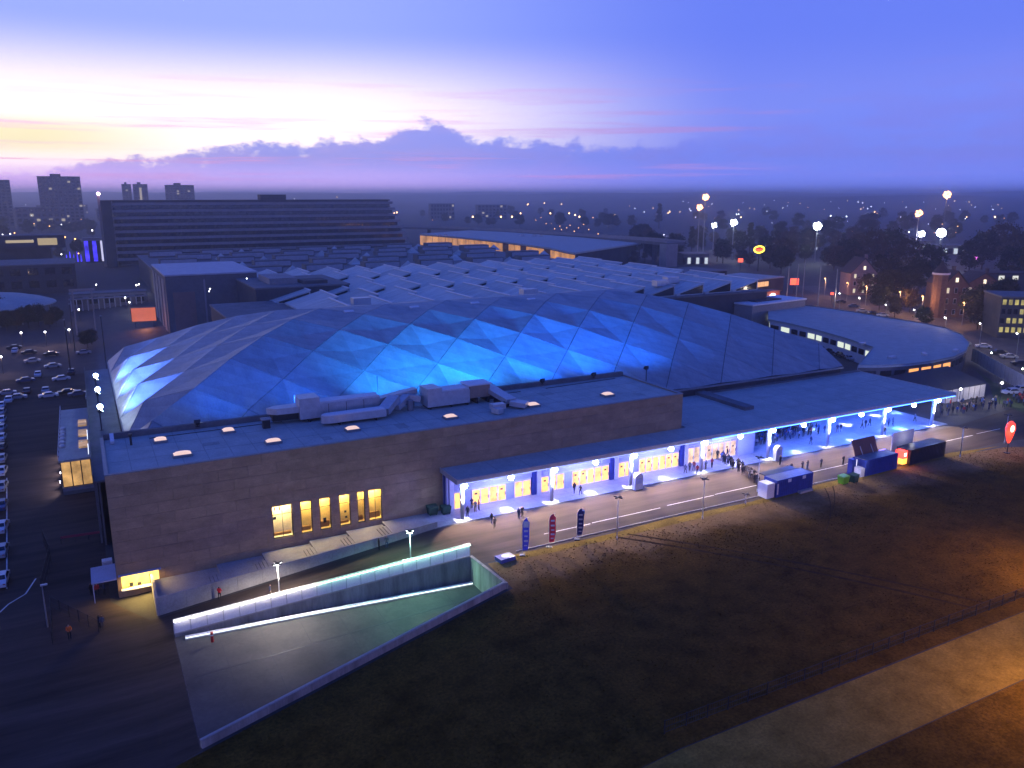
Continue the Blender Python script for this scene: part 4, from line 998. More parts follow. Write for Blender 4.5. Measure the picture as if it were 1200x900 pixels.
# packed crowd in the forecourt
for r_ in range(8):
    for k in range(16):
        u = 104.4 + k * 1.25 + random.uniform(-.5, .5) + r_ * .2; v = 104.6 + r_ * 1.05 + random.uniform(-.35, .35)
        person((u, v, FZ), 'person in the packed crowd waiting in the forecourt', ('stand', 'wait', 'lean')[(k + r_) % 3], random.choice((0, 1, 2, 3, 5, 6, 0, 4)), random.uniform(-.8, .8) + 3.1, 'crowd packed in the forecourt')
for x, y in ((981, 507), (985, 506), (1010, 502), (1014, 501), (1019, 499), (1037, 498), (1041, 500), (1046, 499), (1072, 494), (1036, 510), (950, 521)):
    person(at(x, y, FZ), 'person strolling across the blue lit forecourt', 'walk', random.choice((0, 1, 2)), None, 'people on the open forecourt')
for k in range(62):
    x = random.uniform(1098, 1200); y = 484 - (x - 1098) * .14 + random.uniform(-5, 6)
    person(on(x, y), 'person in the crowd gathered before the pale marquee', None, random.choice((0, 1, 2, 3, 4, 5, 6, 0, 1)), None, 'crowd before the marquee')
for x, y in ((922, 556), (927, 554), (940, 552), (946, 550), (962, 548), (1060, 522), (988, 545)):
    person(on(x, y), 'person standing at the serving side of the food containers', 'wait', random.choice((0, 1, 2)), 3.1, 'customers at the food containers')

# ------------------------------------------------------------------ flags
def feather_flag(label, P, h, m, mark, rz, marks):
    t = thing('feather_flag', label, 'flag', P, rz)
    MB().box((0, 0, .05), (.7, .7, .1)).build('base', dark_metal, t)
    pl = MB(); prev = Vector((0, 0, .1))
    for k in range(1, 9):
        q = Vector((0 if k < 7 else (.22 if k == 7 else .75), 0, .1 + (h - .1) * min(1, k / 7.4))); pl.tube(prev, q, .03, .025, 6); prev = q
    pl.build('pole', galv, t)
    f = MB(); n = 14
    for k in range(n + 1):
        s_ = k / n; z = .7 + (h - .75) * s_
        wv = .05 * math.sin(s_ * 7); wid = (.62 + .2 * min(1, s_ * 3)) if s_ < .84 else (.82 * (1 - ((s_ - .84) / .16) ** 2) + .04)
        x0 = .04 if s_ < .86 else .04 + (s_ - .86) * 3.2
        f.v += [(x0, wv, z), (x0 + max(wid - (x0 - .04), .05), wv + .03 * math.sin(s_ * 11), z), (x0, wv + .02, z), (x0 + max(wid - (x0 - .04), .05), wv + .02 + .03 * math.sin(s_ * 11), z)]
    for k in range(n):
        a = 4 * k; f.f += [(a, a + 1, a + 5, a + 4), (a + 3, a + 2, a + 6, a + 7), (a, a + 4, a + 6, a + 2), (a + 1, a + 3, a + 7, a + 5)]; f.m += [0] * 4
    f.f += [(0, 2, 3, 1), (4 * n, 4 * n + 1, 4 * n + 3, 4 * n + 2)]; f.m += [0, 0]
    cloth = f.build('cloth', m, t)
    for z0, z1, x0, x1 in marks:
        MB().bx(x0, x1, -.075, -.07, z0 * h, z1 * h).build('print', mark, cloth)
fl_blue = mat('flag_blue', (.10, .12, .70), .7); fl_red = mat('flag_red', (.78, .05, .07), .7); fl_navy = mat('flag_navy', (.02, .025, .14), .7)
mk = [(.25, .28, .22, .6), (.36, .41, .2, .7), (.49, .53, .24, .66), (.62, .67, .2, .7)]
FRZ = -.48
feather_flag('tall blue feather flag with a white head and pale marks', Vector((46.2, 84.3, 0)), 5.2, fl_blue, white_p, FRZ, mk + [(.74, .90, .12, .78)])
feather_flag('red feather flag with pale marks between two blue flags', Vector((50.5, 84.9, 0)), 4.7, fl_red, white_p, FRZ, mk + [(.76, .81, .2, .7)])
feather_flag('dark blue feather flag with faint pale marks', Vector((55.0, 85.2, 0)), 4.5, fl_navy, galv, FRZ, mk + [(.76, .81, .2, .7)])
P = on(592, 656)
t = thing('floor_board', 'low blue box with a white disc beside the ramp end', 'box', P, .1)
MB().box((0, 0, .25), (2.2, 1.5, .5)).build('box', mat('box_blue', (.08, .1, .3), .5), t); MB().tube((0, 0, .5), (0, 0, .53), .5, .5, 16).build('disc', white_p, t)
for x, y, lab in ((749, 574, 'white box with rounded top at the third canopy column'), (913, 540, 'white box with rounded top at the fifth canopy column')):
    P = at(x, y, .15); t = thing('ticket_box', lab, 'box', (P.x, P.y + .4, .152), 0, 'white boxes at the columns')
    pl = [(-.75, 0), (.75, 0), (.75, 1.9)] + [(.75 * math.cos(a), 1.9 + .75 * math.sin(a)) for a in [math.pi * k / 8 for k in range(1, 8)]] + [(-.75, 1.9)]
    s = MB(); n = len(pl); s.add([(p[0], -.35, p[1]) for p in pl] + [(p[0], .35, p[1]) for p in pl], [tuple(range(n)), tuple(range(2 * n - 1, n - 1, -1))] + [(i, (i + 1) % n, n + (i + 1) % n, n + i) for i in range(n)])
    s.build('body', white_p, t); MB().bx(-.5, .5, -.37, -.352, 1.0, 1.9).build('panel', mat('box_panel', (.5, .55, .8), .5), t)

# ------------------------------------------------------------------ food containers and bins
cont_blue = mat('container_blue', (.025, .045, .26), .45, var=.2, scale=1.2); cont_blk = mat('container_black', (.025, .022, .022), .45, var=.3)
def container(name, label, P, rz, L, W_, H_, m):
    t = thing(name, label, 'container', P, rz)
    b = MB(); b.bx(-L / 2 + .08, L / 2 - .08, -W_ / 2 + .06, W_ / 2 - .06, .15, H_ - .08); b.build('body', m, t)
    rb = MB(); n = int(L / .42)
    for k in range(n):
        x = -L / 2 + .3 + k * (L - .6) / max(1, n - 1)
        rb.bx(x - .1, x + .1, -W_ / 2 + .005, -W_ / 2 + .06, .25, H_ - .2)
    rb.build('side_ribs', m, t)
    fr = MB()
    for x in (-1, 1):
        for y in (-1, 1): fr.bx(x * (L / 2 - .08) - .08, x * (L / 2 - .08) + .08, y * (W_ / 2 - .08) - .08, y * (W_ / 2 - .08) + .08, 0, H_)
    for z in (.15, H_ - .02):
        for y in (-1, 1): fr.bx(-L / 2 + .16, L / 2 - .16, y * (W_ / 2 - .06) - .055, y * (W_ / 2 - .06) + .055, z - .1, z + .01)
        for x in (-1, 1): fr.bx(x * (L / 2 - .06) - .055, x * (L / 2 - .06) + .055, -W_ / 2 + .16, W_ / 2 - .16, z - .1, z + .01)
    fr.build('frame', m, t)
    MB().bx(-L / 2 + .12, L / 2 - .12, -W_ / 2 + .12, W_ / 2 - .12, H_ - .08, H_ - .03).build('roof', grey_metal if m is cont_blue else dark_metal, t)
    return t
CR = R(1.0)
t = container('food_container', 'blue food container with a white box at its left end', (93.9, 85.3, 0), R(2), 8.0, 2.6, 2.75, cont_blue)
MB().bx(-5.7, -4.1, -1.0, .8, .05, 2.35).build('white_annex', white_p, t)
MB().bx(-3.9, -3.6, -1.31, -1.29, .5, 2.2).build('lettering_strip', wall_w, t)
for x in (-1.6, 1.6): MB().bx(x, x + .7, -1.32, -1.29, 2.1, 2.6).build('vent_hood', white_p, t)
MB().bx(.6, 3.4, -2.0, -1.4, 0, .35).build('pallet', concrete, t)
MB().bx(-3.5, 3.5, 1.3, 3.0, 2.6, 2.7).build('serving_flap', dark_metal, t)
light('POINT', 'serving_light', t, (-4.9, -.2, 3.4), 60, (1, .95, .9))
t = container('food_container', 'blue food container with a raised hatch beside the green bins', (114.0, 85.5, 0), R(2), 8.2, 2.6, 2.75, cont_blue)
s = MB(); s.add([(-3.6, 1.2, 2.76), (2.2, 1.2, 2.76), (2.2, 2.2, 5.2), (-3.6, 2.2, 5.2), (-3.6, 1.3, 2.74), (2.2, 1.3, 2.74), (2.2, 2.3, 5.16), (-3.6, 2.3, 5.16)], [(0, 1, 2, 3), (7, 6, 5, 4), (0, 3, 7, 4), (1, 5, 6, 2), (3, 2, 6, 7), (0, 4, 5, 1)])
s.build('raised_hatch', mat('hatch_brown', (.16, .07, .05), .6), t)
s = MB(); s.bar((-2.0, 1.0, 2.8), (-1.9, 2.1, 4.6), .08, .08); s.bar((.7, 1.0, 2.8), (.8, 2.1, 4.6), .08, .08); s.build('hatch_strut', white_p, t)
MB().bx(-5.2, -4.3, .4, 1.3, .05, 2.6).build('menu_board', cont_blue, t)
MB().bx(-5.1, -4.15, -1.2, .1, .05, 1.5).build('fridge', white_p, t)
MB().bx(-4.25, -4.12, .4, .9, .3, 2.5).build('door_strip', emis('door_strip_light', (.9, .85, 1), 1.5, False), t)
MB().bx(2.4, 4.0, 1.0, 1.25, 2.75, 2.85).build('light_bar', emis('violet_bar', (.3, .2, 1.0), 2.5, False), t)
light('POINT', 'serving_light', t, (-4.8, -1.9, 2.6), 70, (1, .9, .8))
t = container('food_container', 'black food container with a white rear screen and red lit end', (126.3, 85.9, 0), R(3), 10.2, 2.6, 2.75, cont_blk)
MB().bx(-3.6, 2.4, 3.2, 3.35, .2, 4.4).build('white_screen', white_p, t)
light('POINT', 'screen_light', t, (-.5, 1.5, 3.4), 45, (.95, .9, 1.0), r=.15)
t2 = MB(); t2.bx(-6.4, -5.3, -.9, .6, 1.3, 2.6); t2.build('sign_box', red_glow, t)
MB().bx(-6.42, -5.28, -.92, .62, .3, 1.28).build('counter', emis('amber_counter', (1.0, .42, .06), 2.5, True), t)
MB().bx(-6.2, -5.6, -.95, -.93, 1.7, 2.3).build('sign_face', emis('sign_white', (1, .6, .55), 5, False), t)
light('POINT', 'sign_glow', t, (-6.9, -.9, 2.0), 160, (1.0, .25, .12))
def bin_(label, P, rz, m, s_=1.0, group=None):
    t = thing('wheeled_bin', label, 'bin', P, rz, group)
    b = MB(); w0, w1 = .55 * s_, .68 * s_; h = 1.1 * s_
    b.add([(-w0, -.42 * s_, .15), (w0, -.42 * s_, .15), (w0, .42 * s_, .15), (-w0, .42 * s_, .15), (-w1, -.52 * s_, h), (w1, -.52 * s_, h), (w1, .52 * s_, h), (-w1, .52 * s_, h)], [(3, 2, 1, 0), (4, 5, 6, 7), (0, 1, 5, 4), (1, 2, 6, 5), (2, 3, 7, 6), (3, 0, 4, 7)])
    b.build('body', m, t)
    l = MB(); l.add([(-w1 - .03, -.56 * s_, h + .01), (w1 + .03, -.56 * s_, h + .01), (w1 + .03, .56 * s_, h + .08), (-w1 - .03, .56 * s_, h + .08), (-w1, -.5 * s_, h + .1), (w1, -.5 * s_, h + .1), (w1, .5 * s_, h + .2), (-w1, .5 * s_, h + .2)], [(3, 2, 1, 0), (4, 5, 6, 7), (0, 1, 5, 4), (1, 2, 6, 5), (2, 3, 7, 6), (3, 0, 4, 7)])
    l.build('lid', m, t)
    for x in (-1, 1):
        for y in (-1, 1): MB().tube((x * w0 * .8 - .04, y * .35 * s_, .09), (x * w0 * .8 + .04, y * .35 * s_, .09), .09, .09, 8).build('wheel', dark_metal, t)
lime = mat('lime_plastic', (.18, .50, .02), .45); dgreen = mat('dark_green_plastic', (.02, .07, .035), .45)
bin_('bright lime green bin beside the blue container', on(988, 567), .1, lime, 1.15)
bin_('dark green bin beside the lime green one', on(1000, 565), .2, dgreen, 1.1)
bin_('dark green bin against the stone wall left of the doors', Vector((41.1, 102.0, .15)), 0, dgreen, 1.1)
bin_('second dark green bin against the stone wall beside the first column', Vector((42.9, 101.3, .15)), 0, dgreen, 1.0)

# ------------------------------------------------------------------ red banner, fences
P = on(1180, 531)
t = thing('lit_banner', 'red glowing inflatable banner on a pole by the field corner', 'banner', P)
MB().tube((0, 0, 0), (0, 0, 2.2), .08).box((0, 0, .06), (.8, .8, .12)).build('pole', dark_metal, t)
b = MB(); prof = [(1.9, .25), (2.5, .55), (3.6, .95), (4.6, 1.15), (5.4, .95), (5.9, .3)]
for z, r in prof:
    for k in range(12): a = k * math.pi / 6; b.v.append((math.cos(a) * r, math.sin(a) * r * .6, z))
for j in range(5):
    for k in range(12): b.f.append((j * 12 + k, j * 12 + (k + 1) % 12, j * 12 + 12 + (k + 1) % 12, j * 12 + 12 + k)); b.m.append(0)
b.f += [tuple(range(11, -1, -1)), tuple(range(60, 72))]; b.m += [0, 0]
cl2 = b.build('lantern', emis('red_lantern', (1.0, .06, .03), 2.2, True, .3, .8), t, smooth=True)
MB().ball((-.35, -.55, 4.7), .55, 8, 5, sq=(1, .4, 1.2)).build('lamp_patch', emis('lantern_core', (1.0, .65, .45), 3.5, False), cl2)
light('POINT', 'glow', t, (-.8, -1.6, 3.2), 120, (1.0, .18, .1))
def mesh_fence(name, label, pts, h, step, m=dark_metal, panel_m=None):
    t = thing(name, label, 'fence', pts[0])
    o0 = Vector(pts[0])
    for a, b in zip(pts, pts[1:]):
        a, b = Vector(a), Vector(b); n = max(1, round((b - a).length / step))
        for k in range(n):
            p, q = a.lerp(b, k / n) - o0, a.lerp(b, (k + 1) / n) - o0
            MB().bar(p, p + Vector((0, 0, h)), .09, .09).build('post', m, t)
            if panel_m: MB().bar(p + Vector((0, 0, h * .52)) + (q - p) * .03, q + Vector((0, 0, h * .52)) - (q - p) * .03, .05, h * .9).build('panel', panel_m, t)
            else:
                for z in (.12, .5, .95): MB().bar(p + Vector((0, 0, h * z)), q + Vector((0, 0, h * z)), .035, .035).build('rail', m, t)
                w_ = MB(); nn = 9
                for j in range(1, nn): x = p.lerp(q, j / nn); w_.bar(x + Vector((0, 0, h * .1)), x + Vector((0, 0, h * .95)), .018, .018)
                w_.build('wires', m, t)
    MB().bar(b - o0, b - o0 + Vector((0, 0, h)), .09, .09).build('post', m, t)
    return t
mesh_fence('field_fence', 'dark post and wire fence between the field and the sandy path', [(40, 47.6, 0), (128, 47.6, 0)], 1.35, 2.35)
mesh_fence('corner_fence', 'dark mesh fence at the right corner of the field', [(148.0, 80.0, 0), (140.0, 74.8, 0), (143.0, 68.0, 0)], 2.2, 2.4)
mesh_fence('yard_barrier', 'dark metal yard barrier running towards the serving hatch', [on(62, 755), on(60, 712), on(116, 741)], 1.6, 2.0)
mesh_fence('yard_gate', 'dark mesh gate panels standing in the left yard', [on(50, 700), on(60, 660), on(52, 640)], 2.6, 2.0)
t = thing('barrier_tape', 'dark red horizontal barrier across the left service yard', 'barrier', on(72, 637))
q = on(120, 630) - on(72, 637)
MB().bar((0, 0, .9), q + Vector((0, 0, .9)), .08, .35).build('board', mat('barrier_red', (.28, .03, .06), .6), t)
for k in range(4): MB().bar(q * (k / 3) + Vector((0, 0, 0)), q * (k / 3) + Vector((0, 0, .72)), .1, .1).build('leg', dark_metal, t)
P = on(56, 735); t = thing('yard_lamp', 'slim unlit lamp post beside the yard barrier', 'street lamp', P)
MB().tube((0, 0, 0), (0, 0, 5.2), .09, .06).build('pole', grey_metal, t); MB().box((.2, 0, 5.25), (.7, .3, .14)).build('head', galv, t)
t = thing('white_cabinet', 'small white service cabinet on the left wall of the foyer', 'cabinet', (-.9, 110.5, -DROP))
MB().bx(-.6, .6, -.5, .5, .12, 2.2).build('body', white_p, t); MB().bx(-.7, .7, -.6, .6, 0, .12).build('plinth', concrete_d, t); MB().bx(-.45, .45, -.53, -.505, .3, 2.0).build('door', wall_w, t)

# ------------------------------------------------------------------ marquee and ring building
t = thing('marquee', 'white walled marquee with dark hipped roof behind the crowd', 'tent', (166.0, 108.6, 0))
Lm, Wm = 14.0, 15.0
s = MB(); s.add([(-.4, -.4, 3.0), (Lm + .4, -.4, 3.0), (Lm + .4, Wm + .4, 3.0), (-.4, Wm + .4, 3.0), (3.2, Wm / 2, 6.0), (Lm - 3.2, Wm / 2, 6.0)], [(0, 1, 5, 4), (1, 2, 5), (2, 3, 4, 5), (3, 0, 4), (3, 2, 1, 0)])
s.build('roof', mat('dark_canvas', (.035, .037, .045), .8), t)
pn = mat('white_canvas', (.55, .53, .52), .7, var=.1)
for k in range(7): MB().bx(k * 2 + .05, k * 2 + 1.95, -.06, 0, 0, 3.0).build('wall_panel', pn, t)
for k in range(7): MB().bx(Lm, Lm + .06, k * 2.1 + .05, k * 2.1 + 2.0, 0, 3.0).build('wall_panel', pn, t); MB().bx(-.06, 0, k * 2.1 + .05, k * 2.1 + 2.0, 0, 3.0).build('wall_panel', pn, t)
for x in range(8): MB().bx(x * 2 - .04, x * 2 + .04, -.1, -.065, 0, 3.0).build('post', dark_metal, t)
P = on(1128, 470)
for pu, pv_, h in ((162.5, 103.2, 4.6), (176.0, 102.6, 4.6)):
    P = Vector((pu, pv_, 0)); t = thing('globe_lamp', 'small white lit globe lamp near the marquee', 'street lamp', P, 0, 'globe lamps near the marquee')
    MB().tube((0, 0, 0), (0, 0, h), .06).build('pole', dark_metal, t); MB().ball((0, 0, h + .2), .26, 8, 5).build('globe', lamp_white, t); light('POINT', 'glow', t, (0, .6, h), 1300, (.95, .88, .85))
ring_px = [(900, 357), (930, 358), (965, 362), (1000, 367), (1040, 374), (1080, 380), (1108, 386), (1127, 394), (1136, 404), (1132, 413), (1118, 420), (1095, 425), (1065, 429), (1030, 431), (1005, 431), (1023, 409), (990, 398), (955, 388), (925, 381), (900, 376)]
rp_ = [at(x, y, 5.2) for x, y in ring_px]
o0 = Vector((rp_[8].x, rp_[8].y, 0))
t = thing('crescent_building', 'low crescent shaped building with a flat dark blue roof', 'building', o0)
s = MB(); s.prism([((p - o0).x, (p - o0).y) for p in rp_], 5.2, 5.55); s.build('roof', roof_felt, t)
s = MB(); s.prism([((p - o0).x, (p - o0).y) for p in rp_], 5.55, 5.8, caps=False); s.build('roof_edge', grey_metal, t)
cx_ = sum((p for p in rp_), Vector()) / len(rp_)
for k in range(len(rp_)):
    a, b = rp_[k], rp_[(k + 1) % len(rp_)]
    a = a + (cx_ - a) * .025 - o0; b = b + (cx_ - b) * .025 - o0; a.z = b.z = 0
    inner = 14 <= k <= 19
    MB().bar(a + Vector((0, 0, 2.6)), b + Vector((0, 0, 2.6)), .2, 5.2).build('wall', wall_w if inner else mid_b, t)
    d = (b - a); L = d.length; d = d / L; n = max(1, int(L / 3.2)); nr = Vector((d.y, -d.x, 0))
    if (cx_ - o0 - (a + b) / 2).dot(nr) > 0: nr = -nr
    for j in range(n):
        p = a + d * (L * (j + .12) / n) + nr * .16; q = a + d * (L * (j + .88) / n) + nr * .16
        lit = (k in (10, 11)) or (inner and j % 3 == 0)
        MB().bar(p + Vector((0, 0, 3.4)), q + Vector((0, 0, 3.4)), .06, 1.5).build('window', (emis('ring_orange', (1.0, .42, .12), 1.3, False) if k in (10, 11) else emis('ring_white', (.9, 1.0, .85), .9, False)) if lit else glass_d, t)
for x, y in ((1083, 416), (1010, 404), (1045, 420), (1120, 412)):
    P = at(x, y, 5.56); MB().box((P - o0) + Vector((0, 0, .3)), (2.4, 1.0, .6), random.uniform(0, 1)).build('roof_vent', galv, t)
for k in range(9):
    a, b = at(940 + k * 9, 396 + k * 2.4, 0), None
mesh_fence('panel_fence', 'pale translucent panel fence curving round the green slope', [on(1138, 424), on(1160, 437), on(1185, 452), on(1215, 468)], 4.0, 2.4, grey_metal, mat('pale_panel', (.42, .42, .38), .7))
sheet('green_slope', [tuple(on(x, y)[:2]) for x, y in ((1142, 432), (1162, 446), (1190, 462), (1240, 480), (1240, 500), (1165, 470), (1160, 452))], green_m, .01)
for x, y in ((1150, 426), (1185, 446)):
    P = on(x, y); t = thing('bollard_light', 'low yellowish lamp inside the panel fence', 'lamp', P + Vector((1.5, -1.5, 0)), 0, 'lamps inside the panel fence')
    MB().tube((0, 0, 0), (0, 0, 3), .06).build('post', dark_metal, t); MB().ball((0, 0, 3.1), .16, 8, 5).build('globe', lamp_cool, t); light('POINT', 'glow', t, (0, 0, 2.6), 420, (.85, .95, .55))

# ------------------------------------------------------------------ cars
def car_proto(name, paint):
    t = thing(name, 'car', 'car')
    pr = [(-2.15, .35), (-2.15, .78), (-1.95, .92), (-1.2, .98), (-.6, 1.42), (.75, 1.45), (1.45, .98), (2.1, .86), (2.2, .6), (2.2, .35)]
    s = MB(); n = len(pr)
    for y, sx in ((-.82, 1), (.82, 1)):
        s.v += [(x, y * (.82 if z > 1.1 else 1), z) for x, z in pr]
    s.f += [tuple(range(n)), tuple(range(2 * n - 1, n - 1, -1))] + [(i, (i + 1) % n, n + (i + 1) % n, n + i) for i in range(n)]; s.m += [0] * (n + 2)
    s.build('body', paint, t)
    g = MB(); g.add([(-1.12, -.7, 1.0), (-.62, -.62, 1.38), (-.62, .62, 1.38), (-1.12, .7, 1.0)], [(0, 1, 2, 3)]); g.v = [(x - .03, y, z + .02) for x, y, z in g.v]
    g.build('rear_window', glass_d, t)
    g = MB(); g.add([(1.40, -.7, 1.02), (.80, -.62, 1.42), (.80, .62, 1.42), (1.40, .7, 1.02)], [(0, 1, 2, 3)]); g.v = [(x + .03, y, z + .02) for x, y, z in g.v]; g.build('windscreen', glass_d, t)
    for y in (-1, 1):
        g = MB(); g.add([(-1.05, y * .845, 1.0), (-.55, y * .70, 1.37), (.7, y * .70, 1.39), (1.25, y * .845, 1.0)], [(0, 1, 2, 3)]); g.build('side_window', glass_d, t)
        for x in (-1.35, 1.35): MB().tube((x, y * .66, .32), (x, y * .84, .32), .32, .32, 12).build('wheel', dark_metal, t)
        MB().box((2.2, y * .6, .68), (.06, .3, .14)).build('headlight', galv, t); MB().box((-2.16, y * .62, .75), (.05, .26, .12)).build('tail_light', mat('tail_red', (.3, .02, .02), .4), t)
    return t
cars = [car_proto('parked_car', mat('car_%s' % n, c, .3, coat=.6, var=.04)) for n, c in (('white', (.62, .62, .63)), ('silver', (.34, .35, .37)), ('black', (.015, .015, .018)), ('blue', (.04, .07, .16)))]
CN = ['white', 'silver', 'black', 'blue']
def put_car(P, rz, c, where, group): return place(cars[c], P, rz, '%s car parked %s' % (CN[c], where), group)
lp_car = [(17, 409, 2), (18, 413, 0), (34, 415, 2), (62, 431, 1), (45, 441, 0), (72, 446, 0), (54, 460, 1), (57, 466, 0), (98, 415, 1), (8, 463, 1), (20, 468, 1), (11, 471, 0), (30, 448, 3), (79, 462, 2), (91, 464, 3), (32, 461, 2), (105, 467, 1), (38, 425, 1), (60, 417, 2), (84, 438, 2)]
for x, y, c in lp_car: put_car(on(x, y), random.choice((0, .1, 1.5)) + random.uniform(-.05, .05), c, 'in the dim car park left of the hall', 'cars in the left car park')
for k, y in enumerate((478, 486, 495, 505, 516, 528, 541, 556, 574, 596, 622, 650, 684)):
    put_car(on(1.5, y), 1.5 + random.uniform(-.04, .04), (0, 1, 0, 1, 0, 2, 1, 0, 1, 3, 0, 1, 0)[k], 'in the kerbside row along the left street', 'cars in the left street row')
for x, y, c in ((926, 404, 0), (933, 412, 1), (944, 417, 2), (922, 415, 1), (936, 402, 2), (950, 408, 2), (962, 411, 3), (974, 414, 2), (985, 418, 2), (953, 421, 0), (996, 422, 1)):
    put_car(on(x, y), R(62) + random.uniform(-.1, .1), c, 'in the court of the crescent building', 'cars in the crescent court')
for x, y, c in ((1010, 366, 1), (1022, 369, 2), (1034, 371, 0), (1060, 382, 2), (1075, 387, 1), (1090, 390, 2), (1128, 404, 1), (1152, 408, 0), (1170, 415, 2), (1182, 420, 1), (1195, 428, 2), (1000, 360, 3), (985, 355, 2), (1120, 399, 3)):
    put_car(on(x, y), R(-40) + random.uniform(-.1, .1), c, 'along the street behind the crescent building', 'cars on the right street')
for x, y, c in ((1130, 462, 0), (1185, 466, 0), (1196, 463, 0)): put_car(on(x, y - 4), R(-20), c, 'behind the crowd beside the marquee', 'cars behind the crowd')

# ------------------------------------------------------------------ street on the right
sheet('street', [tuple(on(x, y)[:2]) for x, y in ((930, 335), (975, 350), (1030, 366), (1090, 385), (1150, 407), (1240, 445), (1260, 425), (1170, 390), (1100, 370), (1030, 352), (960, 335))], asphalt, .006)
def street_lamp_proto(name, h, lens, rad, pole_m=grey_metal):
    t = thing(name, 'lamp', 'street lamp')
    MB().tube((0, 0, 0), (0, 0, h), .1, .06, 6).tube((0, 0, h), (.9, 0, h + .25), .05, .05, 6).build('pole', pole_m, t)
    MB().box((1.1, 0, h + .3), (.7, .3, .14)).build('head', dark_metal, t); MB().ball((1.1, 0, h + .12), rad, 8, 5).build('lens', lens, t)
    return t
rs = street_lamp_proto('street_lamp', 7.5, lamp_white, .24)
for k, (x, y) in enumerate(((983, 374), (1006, 380), (1037, 390), (1070, 397), (1106, 408), (1147, 416), (1190, 430))):
    P = on(x, y - 7); o = place(rs, P, R(60), 'white street lamp in the row along the right street', 'street lamps of the right street')
    light('POINT', 'glow', o, (1.1, 0, 7.1), 700, (1.0, .80, .62), r=.2)
ss = street_lamp_proto('sodium_lamp', 8.0, lamp_sod, .28)
for k, (x, y) in enumerate(((992, 353), (1014, 358), (1053, 366), (1079, 372), (1127, 381), (1167, 374), (1018, 342), (966, 347))):
    P = on(x, y); o = place(ss, P, R(200), 'orange street lamp among the trees by the brick houses', 'orange lamps by the brick houses')
    light('POINT', 'glow', o, (1.1, 0, 7.4), 1700, (1.0, .46, .18), r=.25)

# ------------------------------------------------------------------ trees
def leaf_tree(seed, h, rx, clumps, per, leaf, leafm, conical=False, bare=.0):
    rnd = random.Random(seed)
    tr_ = MB(); tr_.tube((0, 0, 0), (0, 0, h * .38), h * .022, h * .016, 7, cap=False); top = Vector((0, 0, h * .38))
    cr = MB()
    tips = []
    for k in range(9):
        a = rnd.uniform(0, 6.28); e = rnd.uniform(.3, 1.2); L = h * rnd.uniform(.22, .42)
        q = top + Vector((math.cos(a) * math.cos(e), math.sin(a) * math.cos(e), math.sin(e))) * L
        tr_.tube(top - Vector((0, 0, rnd.uniform(0, h * .12))), q, h * .009, h * .003, 5, cap=False); tips.append(q)
    tr_.tube(top, (0, 0, h * .85), h * .014, h * .003, 5, cap=False)
    for c in range(clumps):
        zf = rnd.uniform(.28, 1.0)
        rr = rx * (math.sin(math.pi * min(1, (zf - .2) / .85)) ** .6 if not conical else (1.05 - zf) * 1.25)
        a = rnd.uniform(0, 6.28); q = rr * math.sqrt(rnd.uniform(.05, 1.0))
        cc = Vector((math.cos(a) * q, math.sin(a) * q, zf * h)); cs_ = rnd.uniform(.6, 1.4) * rx * .26
        for l in range(per):
            d = Vector((rnd.gauss(0, 1), rnd.gauss(0, 1), rnd.gauss(0, .7))) * cs_ * .55
            p = cc + d; n = Vector((rnd.gauss(0, 1), rnd.gauss(0, 1), rnd.gauss(.4, 1))).normalized(); s1 = n.orthogonal().normalized() * leaf * rnd.uniform(.6, 1.3); s2 = n.cross(s1) * .6
            cr.add([p - s1, p + s2, p + s1, p - s2], [(0, 1, 2, 3)])
    return tr_, cr
def tree_proto(seed, label, h, rx, clumps, per, leaf, lm, conical=False):
    t = thing('conifer_tree' if conical else 'broadleaf_tree', label, 'tree')
    a, b = leaf_tree(seed, h, rx, clumps, per, leaf, lm, conical)
    a.build('trunk', bark, t); b.build('crown', lm, t)
    return t
trees = [tree_proto(1, 'x', 14, 5.5, 70, 52, .46, leaf_a), tree_proto(2, 'x', 16, 6.5, 80, 52, .5, leaf_a), tree_proto(3, 'x', 12, 5.0, 60, 46, .42, leaf_b), tree_proto(4, 'x', 17, 3.2, 60, 44, .42, leaf_a, True), tree_proto(5, 'x', 15, 6.0, 60, 44, .42, leaf_b)]
TN = ['dark leafy tree', 'tall dark leafy tree', 'brown autumn tree', 'dark pointed conifer', 'tall thin leaved autumn tree']
def plant(x, y, k, s_=1.0, where='', group='', dist=None):
    P = on(x, y) if dist is None else atd(x, y, dist)
    if dist is not None: P.z = 0
    place(trees[k], P, random.uniform(0, 6.28), '%s %s' % (TN[k], where), group, s_)
R1 = random.Random(11)
for x, y, s_ in ((1022, 318, 1.9), (1040, 316, 2.0), (1060, 326, 1.7), (1004, 312, 1.6), (1075, 345, 1.3), (1052, 352, 1.2), (1040, 355, 1.1), (1032, 345, 1.3), (1150, 316, 1.9), (1172, 312, 2.1), (1196, 318, 2.2), (1135, 322, 1.6), (1088, 330, 1.4), (1185, 335, 1.6), (1205, 345, 1.6),
                 (1145, 386, 1.0), (1160, 380, 1.1), (1138, 378, 1.0), (1176, 366, 1.1), (1066, 366, .9), (1048, 372, .8), (1082, 384, .6), (1030, 364, .8), (1015, 352, .9)):
    plant(x, y, R1.choice((0, 1, 2, 4, 0, 2)), s_ * .82, 'in the grove around the brick houses', 'trees around the brick houses')
for k in range(84):
    x = R1.uniform(735, 1010); y = R1.uniform(282, 330)
    if x > 960 and y > 318 or y > 312 + max(0, x - 830) * .12: continue
    plant(x, y, R1.choice((0, 1, 0, 2, 4, 3)), R1.uniform(.7, 1.25), 'in the dark belt beyond the sheds and the bridge', 'trees of the belt beyond the sheds')
